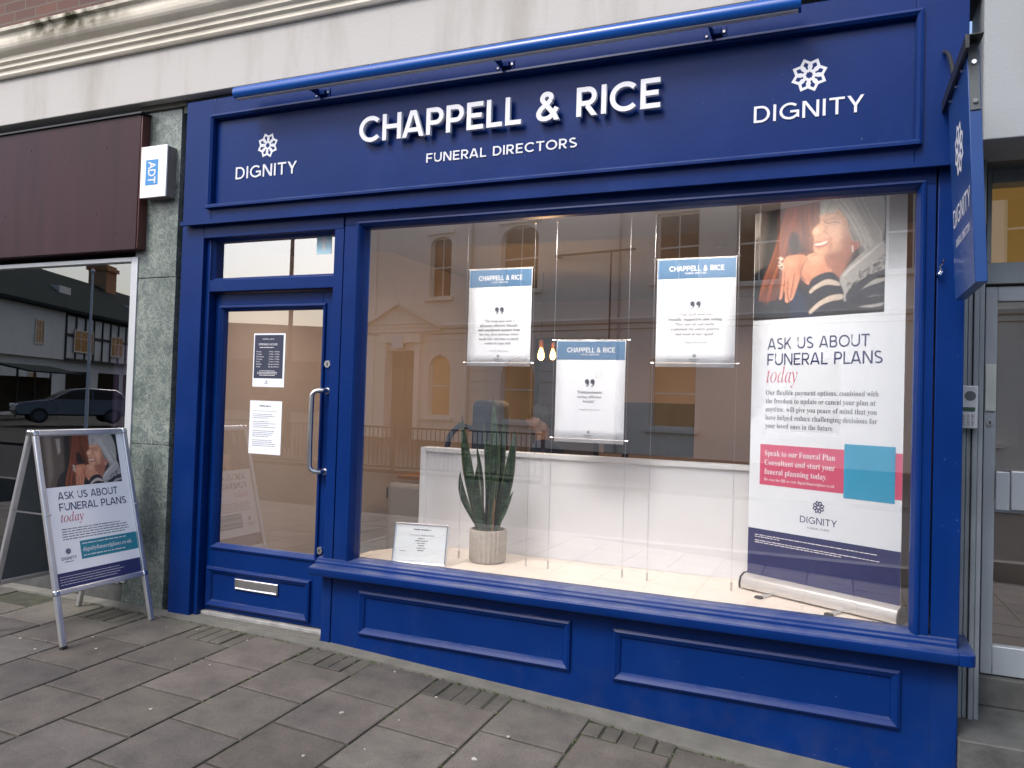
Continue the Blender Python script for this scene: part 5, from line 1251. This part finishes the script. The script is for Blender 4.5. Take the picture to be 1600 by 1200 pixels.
# person at the desk
def person():
    t = thing('person', 'seated person with short dark hair in a navy jacket behind the partition', 'person', (-2.0, 1.85, 0))
    SK = mat('skin', (.42, .23, .16), .55, var=.06); JK = mat('navy_jacket', (.018, .024, .045), .85, var=.15, vscale=8); HR = mat('dark_hair', (.015, .013, .010), .6, var=.2, vscale=30)
    def skin(name, V, E, r, m, root=0, parent=t):
        me = bpy.data.meshes.new(name); me.from_pydata(V, E, []); o = bpy.data.objects.new(name, me); COL.objects.link(o); o.parent = parent; me.materials.append(m)
        o.modifiers.new('skin', 'SKIN'); 
        for i, l in enumerate(me.skin_vertices[0].data): l.radius = (r[i], r[i]) if not isinstance(r[i], tuple) else r[i]; l.use_root = (i == root)
        s = o.modifiers.new('sub', 'SUBSURF'); s.levels = 2; s.render_levels = 2
        return o
    # local frame: person faces -x, z up, origin at floor under pelvis
    V = [(0, 0, .52), (-.02, 0, .72), (-.03, 0, .92), (-.05, 0, 1.03), (-.055, 0, 1.10),
         (-.03, -.17, 1.0), (-.10, -.23, .82), (-.32, -.18, .77), (-.03, .17, 1.0), (-.10, .23, .82), (-.32, .18, .77),
         (-.10, -.10, .50), (-.44, -.11, .50), (-.42, -.11, .10), (-.10, .10, .50), (-.44, .11, .50), (-.42, .11, .10)]
    E = [(0, 1), (1, 2), (2, 3), (3, 4), (3, 5), (5, 6), (6, 7), (3, 8), (8, 9), (9, 10), (0, 11), (11, 12), (12, 13), (0, 14), (14, 15), (15, 16)]
    r = [(.15, .12), (.15, .12), (.17, .12), (.11, .10), (.058, .058), .075, .052, .038, .075, .052, .038, .09, .07, .05, .09, .07, .05]
    skin('body', V, E, r, JK)
    hd = MB().grid(lambda u, v: (lambda a, b: (-.075 + .096*math.cos(a)*math.cos(b) - (.014 if (abs(a-math.pi) < .35 and -.4 < b < .15) else 0), .074*math.sin(a)*math.cos(b), 1.235 + .120*math.sin(b)))(2*math.pi*u, -math.pi/2+math.pi*v), 28, 18)
    hd.tube([(-.165, 0, 1.255), (-.188, 0, 1.225), (-.168, 0, 1.215)], [.010, .015, .012], 8)
    hd.tube([(-.160, -.022, 1.178), (-.170, 0, 1.178), (-.160, .022, 1.178)], .007, 6)
    hd.tube([(-.07, -.070, 1.25), (-.065, -.082, 1.235), (-.072, -.070, 1.205)], .014, 8); hd.tube([(-.07, .070, 1.25), (-.065, .082, 1.235), (-.072, .070, 1.205)], .014, 8)
    hd.tube([(-.06, 0, 1.08), (-.068, 0, 1.16)], .055, 14)
    ho = hd.build('head', SK, t, smooth=True, local=True)
    ey = MB()
    for s in (-1, 1): ey.tube([(-.155, .030*s, 1.250), (-.164, .030*s, 1.250)], .011, 8)
    ey.build('eyes', mat('eye', (.05, .04, .035), .2, var=.05), ho, local=True)
    hr = MB().grid(lambda u, v: (lambda a, b: (-.068 + .110*math.cos(a)*math.cos(b), .086*math.sin(a)*math.cos(b), 1.250 + .122*math.sin(b) + .006*math.sin(9*a+5*b)))(2*math.pi*u, .10+(.5*math.pi-.10)*v + (-.75*max(0, math.cos(2*math.pi*u)))*(1-v)), 40, 12)
    hr.build('hair', HR, t, smooth=True, local=True)
    for s in (-1, 1):
        V = [(-.31, .18*s, .77), (-.36, .175*s, .765), (-.40, .17*s, .76)]; E = [(0, 1), (1, 2)]; r = [.026, (.034, .018), (.036, .014)]
        for k in range(4):
            o = (k-1.5)*.018; i = len(V); L = [.036, .044, .040, .030][k]
            V += [(-.415, .17*s+o, .762), (-.415-L*.8, .17*s+o*1.2, .758), (-.415-L*1.5, .17*s+o*1.3, .742)]; E += [(2, i), (i, i+1), (i+1, i+2)]; r += [.0095, .0088, .0075]
        i = len(V); V += [(-.375, .17*s-.036*s, .758), (-.410, .17*s-.055*s, .752)]; E += [(1, i), (i, i+1)]; r += [.011, .009]
        skin('hand', V, E, r, SK)
    return t
person()

# ------------------------------------------------------------------ across the street (seen in the glass)
def opening_wall(mb, x0, x1, z0_, z1_, ops, y0, y1):
    xs = sorted({x0, x1, *[o[0] for o in ops], *[o[1] for o in ops]}); zs = sorted({z0_, z1_, *[o[2] for o in ops], *[o[3] for o in ops]})
    xs = [x for x in xs if x0 <= x <= x1]; zs = [z for z in zs if z0_ <= z <= z1_]
    for a, b in zip(xs[:-1], xs[1:]):
        run = None
        for c, d in zip(zs[:-1], zs[1:]):
            hit = any(o[0] < (a+b)/2 < o[1] and o[2] < (c+d)/2 < o[3] for o in ops)
            if hit:
                if run: mb.box(a, b, y0, y1, *run); run = None
            else: run = (run[0], d) if run else (c, d)
        if run: mb.box(a, b, y0, y1, *run)
PANE_D = mat('dark_window_pane', (.03, .022, .015), .15, spec=.2, var=.2, vscale=1.5)
PANE_W = mat('sunset_glow_pane', (.25, .14, .06), .2, var=.3, vscale=1.2, emit=(1, .5, .16), estr=.06)  # orange tint and weak glow stand in for the reflected sunset
WFRAME = mat('cream_window_frame', (.66, .60, .52), .5, var=.03)
ang = math.atan2(.178, .984)
cbd = thing('stucco_building', 'cream stucco building with arched windows and pedimented door across the street', 'building', (-15.28, -23.24, 0), rz=ang)
ops = [(.25, 1.30, 5.42, 7.83), (3.66, 5.30, 5.50, 7.92), (9.90, 11.36, 5.5, 7.75), (12.56, 13.92, 5.3, 7.80), (16.8, 18.2, 5.4, 7.65), (19.8, 21.2, 5.4, 7.65),
       (.34, 1.42, .70, 3.12), (3.80, 5.28, .65, 3.0), (9.80, 11.36, .65, 2.94), (14.2, 15.7, .65, 2.94), (18.2, 19.7, .65, 2.94), (-1.85, -.30, -.3, 3.32)]
wl = MB(); opening_wall(wl, -3.4, 26, -.6, 10.2, ops, -.45, -.035)
wl.build('rear_skin', CREAM, cbd, local=True)
wl = MB(); opening_wall(wl, -3.4, 26, 4.30, 10.2, [o for o in ops if o[2] > 4], -.035, 0)
z = -.3
while z < 3.9:
    zz = min(z+.40, 3.95); opening_wall(wl, -3.4, 8.6, z+.012, zz-.012, [(o[0], o[1], max(o[2], z+.012), min(o[3], zz-.012)) for o in ops if o[3] > z+.02 and o[2] < zz-.02], -.035, 0); z += .40
opening_wall(wl, 8.6, 26, -.3, 3.95, [o for o in ops if o[2] < 4], -.035, 0)
wl.box(-3.4, -2.6, 0, .06, -.3, 10.2); wl.box(-3.4, 26, -9, -.45, 9.9, 10.15)
for (a, b, c, d) in ops[:2]+ops[6:8]:
    m_x = (a+b)/2; rise = .5*(b-a) if d < 4 else .28*(b-a)
    n = 12; arcp = [(m_x+(b-a)/2*math.cos(R_(180*k/n)), d-rise+rise*math.sin(R_(180*k/n))) for k in range(n+1)]
    half = n//2
    wl.yprism([(b, d)] + arcp[:half+1], -.20, -.001); wl.yprism([(a, d)] + arcp[half:][::-1], -.20, -.001)
wl.build('wall', CREAM, cbd, local=True)
sc_ = MB(); sc_.prism([(0, 3.95), (.06, 3.97), (.06, 4.12), (.16, 4.16), (.20, 4.28), (.02, 4.36), (0, 4.36)], lambda a, b: (-3.5, a, b), lambda a, b: (26, a, b)); sc_.build('string_course', CREAM, cbd, local=True)
sc_ = MB(); sc_.prism([(0, 9.3), (.15, 9.4), (.45, 9.7), (.45, 9.85), (0, 9.9)], lambda a, b: (-3.5, a, b), lambda a, b: (26, a, b)); sc_.build('eaves_cornice', CREAM, cbd, local=True)
for i, (a, b, c, d) in enumerate(ops[:-1]):
    f_ = MB(); f_.frame(a, b, c, d, [(0, -.22), (0, -.16), (.07, -.16), (.07, -.22)]); f_.box(a+.07, b-.07, -.21, -.17, (c+d)/2-.03, (c+d)/2+.03)
    if d > 4: f_.box((a+b)/2-.02, (a+b)/2+.02, -.205, -.175, c+.07, d-.07)
    wf = f_.build('window', WFRAME, cbd, local=True)
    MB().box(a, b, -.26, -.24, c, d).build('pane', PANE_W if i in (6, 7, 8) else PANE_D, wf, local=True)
    MB().box(a-.18, b+.18, -.02, .14, c-.14, c-.01).build('sill', CREAM, wf, local=True)
    if d > 4: MB().box(a-.14, b+.14, .0, .09, d+.10, d+.24).build('hood', CREAM, wf, local=True)
dd = MB(); dd.box(-2.1, -1.85, 0, .16, -.3, 3.9); dd.box(-.30, -.05, 0, .16, -.3, 3.9); dd.box(-2.2, .05, 0, .22, 3.62, 3.98)
dd.build('door_surround', CREAM, cbd, local=True)
dd = MB(); dd.prism([(-3.25, 4.06), (1.0, 4.06), (1.0, 4.20), (-1.10, 5.12), (-3.25, 4.20)], lambda a, b: (a, .0, b), lambda a, b: (a, .16, b)); dd.frame(-2.9, .7, 4.36, 4.40, [(0, .0), (0, .2), (.01, .2), (.01, 0)])
dd.prism([(-3.35, 4.16), (-1.10, 5.16), (1.1, 4.16), (1.1, 4.30), (-1.10, 5.30), (-3.35, 4.30)], lambda a, b: (a, .16, b), lambda a, b: (a, .36, b)); dd.build('pediment', CREAM, cbd, local=True)
do = MB(); do.box(-1.80, -1.10, -.30, -.24, -.3, 2.6); do.box(-1.06, -.35, -.30, -.24, -.3, 2.6); do.build('double_door', mat('dark_brown_door', (.05, .035, .02), .4, var=.1), cbd, local=True)
MB().box(-1.85, -.30, -.30, -.28, 2.6, 3.32).build('fanlight', PANE_D, cbd, local=True)

qn = MB(); z = 4.45; k = 0
while z < 9.2: qn.box(-3.4, -2.95 if k % 2 else -2.75, 0, .05, z, z+.36); z += .40; k += 1
qn.build('quoins', CREAM, cbd, local=True)
for tx_ in (2.35, 8.62): MB().tube([(tx_, .09, -.3), (tx_, .09, 9.3)], .045, 8).build('downpipe', mat('cream_pipe', (.45, .38, .32), .5, var=.1), cbd, local=True)
MB().box(6.2, 9.3, .3, .36, 6.55, 6.62).box(6.2, 6.28, 0, .3, 6.55, 6.62).build('hanging_bracket', BLACK, cbd, local=True)
MB().tube([(8.4, .33, 6.55), (8.4, .33, 3.6)], .03, 6).build('hanging_chain', BLACK, cbd, local=True)
MB().box(-1.45, -.85, .23, .27, 3.40, 3.95).build('plaque', HT_WHITE, cbd, local=True)
MB().lathe([(.02, 0), (.12, .08), (.14, .32), (.05, .42), (.02, .5)], (8.0, .25, 2.2), 12).box(7.97, 8.03, .0, .25, 2.6, 2.66).build('wall_lantern', mat('amber_lantern', (.25, .13, .04), .4, var=.1), cbd, local=True)
bl = MB()
for (a, b, c, d) in ops[:6]: bl.box(a+.06, b-.06, -.30, -.28, c+(d-c)*.55, d)
bl.build('blinds', mat('brown_blind', (.16, .11, .07), .8, var=.15, stretch=(30, 1, 1)), cbd, local=True)

# guard rail on the far kerb
gr = thing('guard_rail', 'black metal guard railing along the far kerb, reflected low in the window', 'railing', (-7, -11.0, -.3), rz=R_(-2))
ORI[gr.name] = (0, 0, 0)
g_ = MB(); g_.box(-9, 1.5, -.02, .02, 1.0, 1.04); g_.box(-9, 1.5, -.02, .02, .12, .16); g_.build('rails', BLACK, gr, local=True)
g_ = MB(); x = -9
while x < 1.5: g_.box(x, x+.016, -.008, .008, .16, 1.0); x += .11
bo_ = g_.build('bars', BLACK, gr, local=True)
for k in range(7): MB().box(-9.03+k*1.75, -8.97+k*1.75, -.03, .03, 0, 1.1).build('post', mat('rust_brown_post', (.12, .05, .03), .6, var=.2) if k == 0 else bpy.data.materials['rust_brown_post'], gr, local=True)

# half-timbered range, angled across the square
hd_ = Vector((-51+44.5, -40.2+27.0)).normalized()
hb = thing('timbered_building', 'half timbered white and black building with dark tiled roof across the square', 'building', (-44.5, -27.0, 0), rz=math.atan2(hd_.y, hd_.x))
TIM = mat('black_timber', (.02, .018, .016), .8, var=.2); ROOF = mat('dark_roof_tile', (.016, .024, .025), .95, spec=.05, var=.25, vscale=3, bump=.3, bscale=12)
MB().box(-12, 34, -7, 0, -.6, 3.2).build('lower_wall', HT_WHITE, hb, local=True); MB().box(-12, 34, -7, .35, 3.2, 6.3).build('upper_wall', HT_WHITE, hb, local=True)
MB().prism([(.8, 6.25), (.8, 6.45), (-3.4, 9.6), (-7.6, 6.45), (-7.6, 6.25)], lambda a, b: (-12.4, a, b), lambda a, b: (34.4, a, b)).build('roof', ROOF, hb, local=True)
t_ = MB()
for zz in (3.15, 4.75, 6.1): t_.box(4, 34, .351, .42, zz, zz+.18)
x = 4.0
while x < 34: t_.box(x, x+.16, .351, .415, 3.2, 6.2); x += 1.25
t_.build('timber_frame', TIM, hb, local=True)
for k, (a, b, c, d, y) in enumerate([(.5, 1.5, 4.0, 5.5, .35), (.6, 1.6, .9, 2.3, 0), (-4, -3, 4.0, 5.5, .35), (5.0, 7.6, 3.75, 5.25, .42), (10.3, 12.2, 3.75, 5.25, .42), (14.6, 17.4, 3.75, 5.25, .42), (20, 22, 3.75, 5.25, .42), (26, 28, 3.75, 5.25, .42)]):
    wf = MB().frame(a, b, c, d, [(0, y), (0, y+.06), (.09, y+.06), (.09, y)]).box(a+(b-a)*.33-.03, a+(b-a)*.33+.03, y, y+.05, c+.09, d-.09).box(a+(b-a)*.67-.03, a+(b-a)*.67+.03, y, y+.05, c+.09, d-.09).box(a+.09, b-.09, y+.001, y+.04, c+(d-c)*.62, c+(d-c)*.62+.04).build('window', WFRAME, hb, local=True)
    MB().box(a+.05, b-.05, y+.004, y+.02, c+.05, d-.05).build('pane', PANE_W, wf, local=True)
s_ = MB()
for a in (5, 9.5, 13.5, 19, 25): s_.box(a, a+3.2, .001, .06, .3, 2.5)
s_.build('shop_windows', PANE_D, hb, local=True)
for a in (5.5, 16.5): MB().box(a, a+1.5, -2.2, -.9, 6.9, 8.2).build('dormer', HT_WHITE, hb, local=True)
chm = MB().box(16.2, 18.0, -4.2, -2.8, 7.5, 11.4).box(16.05, 18.15, -4.35, -2.65, 10.9, 11.2); chm.build('chimney', BRICK_O, hb, local=True)
bbd = thing('brick_building', 'low brown brick building with tiled gable roofs at the far side of the square', 'building', (-46, -60, 0), rz=R_(-32))
ORI[bbd.name] = (0, 0, 0)
MB().box(-22, 16, -8, 0, -.6, 4.6).build('wall', BRICK, bbd, local=True)
RT = mat('brown_roof_tile', (.11, .065, .045), .85, var=.2, vscale=2)
MB().prism([(.5, 4.5), (.5, 4.7), (-4, 8.6), (-8.5, 4.7), (-8.5, 4.5)], lambda a, b: (-22, a, b), lambda a, b: (16, a, b)).build('roof', RT, bbd, local=True)
MB().prism([(4, 4.6), (12, 4.6), (8, 8.8)], lambda a, b: (a, .4, b), lambda a, b: (a, 1.4, b)).build('gable', BRICK_O, bbd, local=True)
MB().box(11, 12.4, -4.5, -3.5, 7, 9.8).build('chimney', BRICK_O, bbd, local=True)
w_ = MB()
for a in range(-20, 16, 4): w_.box(a, a+1.6, .001, .05, 1.2, 2.8)
w_.build('windows', PANE_D, bbd, local=True)

# poles and the parked car
def mirror_pt(u, v, Z):
    r = RC.T @ np.array([(u-800)/1200, (v-600)/1200, 1.0]); P = np.array([0, CY, CZ]) + r*Z
    return P[0], -P[1]
fx, fy = mirror_pt(138, 500, 30)
fp = thing('flagpole', 'slim white flagpole standing in the square', 'flagpole', (fx, fy, -.3)); ORI[fp.name] = (0, 0, 0)
MB().tube([(0, 0, 0), (0, 0, 6.2)], [.07, .04], 10).build('pole', WHITE, fp, local=True); MB().lathe([(.02, 6.2), (.09, 6.28), (.02, 6.38)], seg=12).build('finial', WHITE, fp, local=True)
fx, fy = mirror_pt(449, 450, 24)
lp = thing('lamp_post', 'dark steel street lamp post across the road', 'lamp post', (fx, fy, -.3)); ORI[lp.name] = (0, 0, 0)
MB().tube([(0, 0, 0), (0, 0, 1.2), (0, 0, 1.21), (0, 0, 8)], [.11, .11, .08, .055], 12).build('column', BLACK, lp, local=True)
MB().tube([(0, 0, 7.9), (.4, .6, 8.1), (.7, 1.1, 8.12)], .035, 8).build('arm', BLACK, lp, local=True); MB().box(.55, .85, .95, 1.45, 8.06, 8.16).build('lantern', ALU_DARK, lp, local=True, bevel=.03)
cx_, cy_ = mirror_pt(112, 630, 33)
car = thing('parked_car', 'dark blue estate car parked across the road', 'car', (cx_, cy_, -.12), rz=math.atan2(.85, -.45)); ORI[car.name] = (0, 0, 0)
CARP = mat('dark_blue_car_paint', (.012, .02, .045), .18, var=.05, coat=.6)
body = [(-2.2, .32), (2.15, .32), (2.25, .5), (2.2, .72), (1.95, .86), (1.0, .98), (.25, 1.42), (-.3, 1.5), (-1.5, 1.46), (-2.05, 1.05), (-2.25, .9), (-2.28, .5)]
MB().prism(body, lambda a, b: (a, -.86 if b < 1.0 else -.70, b), lambda a, b: (a, .86 if b < 1.0 else .70, b)).build('body', CARP, car, local=True, bevel=.06, seg=3)
for s in (-1, 1):
    MB().prism([(.86, 1.02), (.22, 1.37), (-.55, 1.42), (-.55, 1.02)], lambda a, b: (a, s*(.868-.33*(b-1.0)), b), lambda a, b: (a, s*(.82-.33*(b-1.0)), b)).build('side_window', PANE_D, car, local=True)
    MB().prism([(-.62, 1.02), (-.62, 1.42), (-1.4, 1.39), (-1.8, 1.05)], lambda a, b: (a, s*(.868-.33*(b-1.0)), b), lambda a, b: (a, s*(.82-.33*(b-1.0)), b)).build('side_window', PANE_D, car, local=True)
    MB().box(2.12, 2.26, s*.78, s*.5, .66, .78).build('headlight', mat('headlight_lens', (.8, .8, .75), .15, var=.02), car, local=True, bevel=.02)
    for xx in (1.38, -1.35):
        wh = MB().tube([(xx, s*.70, .32), (xx, s*.88, .32)], .32, 22).build('wheel', RUBBER, car, local=True); MB().tube([(xx, s*.87, .32), (xx, s*.888, .32)], .20, 14).build('rim', ALU_DARK, wh, local=True)
MB().prism([(.98, 1.0), (.30, 1.40), (.28, 1.36), (.90, .99)], lambda a, b: (a+.03, -.66, b), lambda a, b: (a+.03, .66, b)).build('windscreen', PANE_D, car, local=True)
sx_, sy_ = mirror_pt(60, 600, 40)
bsn = thing('bus_shelter', 'dark bus shelter with sloping roof in the square', 'shelter', (sx_, sy_, -.2), rz=math.atan2(hd_.y, hd_.x)); ORI[bsn.name] = (0, 0, 0)
MB().prism([(.9, 2.3), (.9, 2.38), (-.9, 2.75), (-.9, 2.65)], lambda a, b: (-2.6, a, b), lambda a, b: (2.6, a, b)).build('roof', ROOF, bsn, local=True)
for xx in (-2.4, -.8, .8, 2.4): MB().box(xx, xx+.08, -.8, -.72, 0, 2.6).build('post', BLACK, bsn, local=True)
MB().box(-2.4, 2.4, -.765, -.755, .3, 2.1).build('rear_glazing', PANE_D, bsn, local=True)
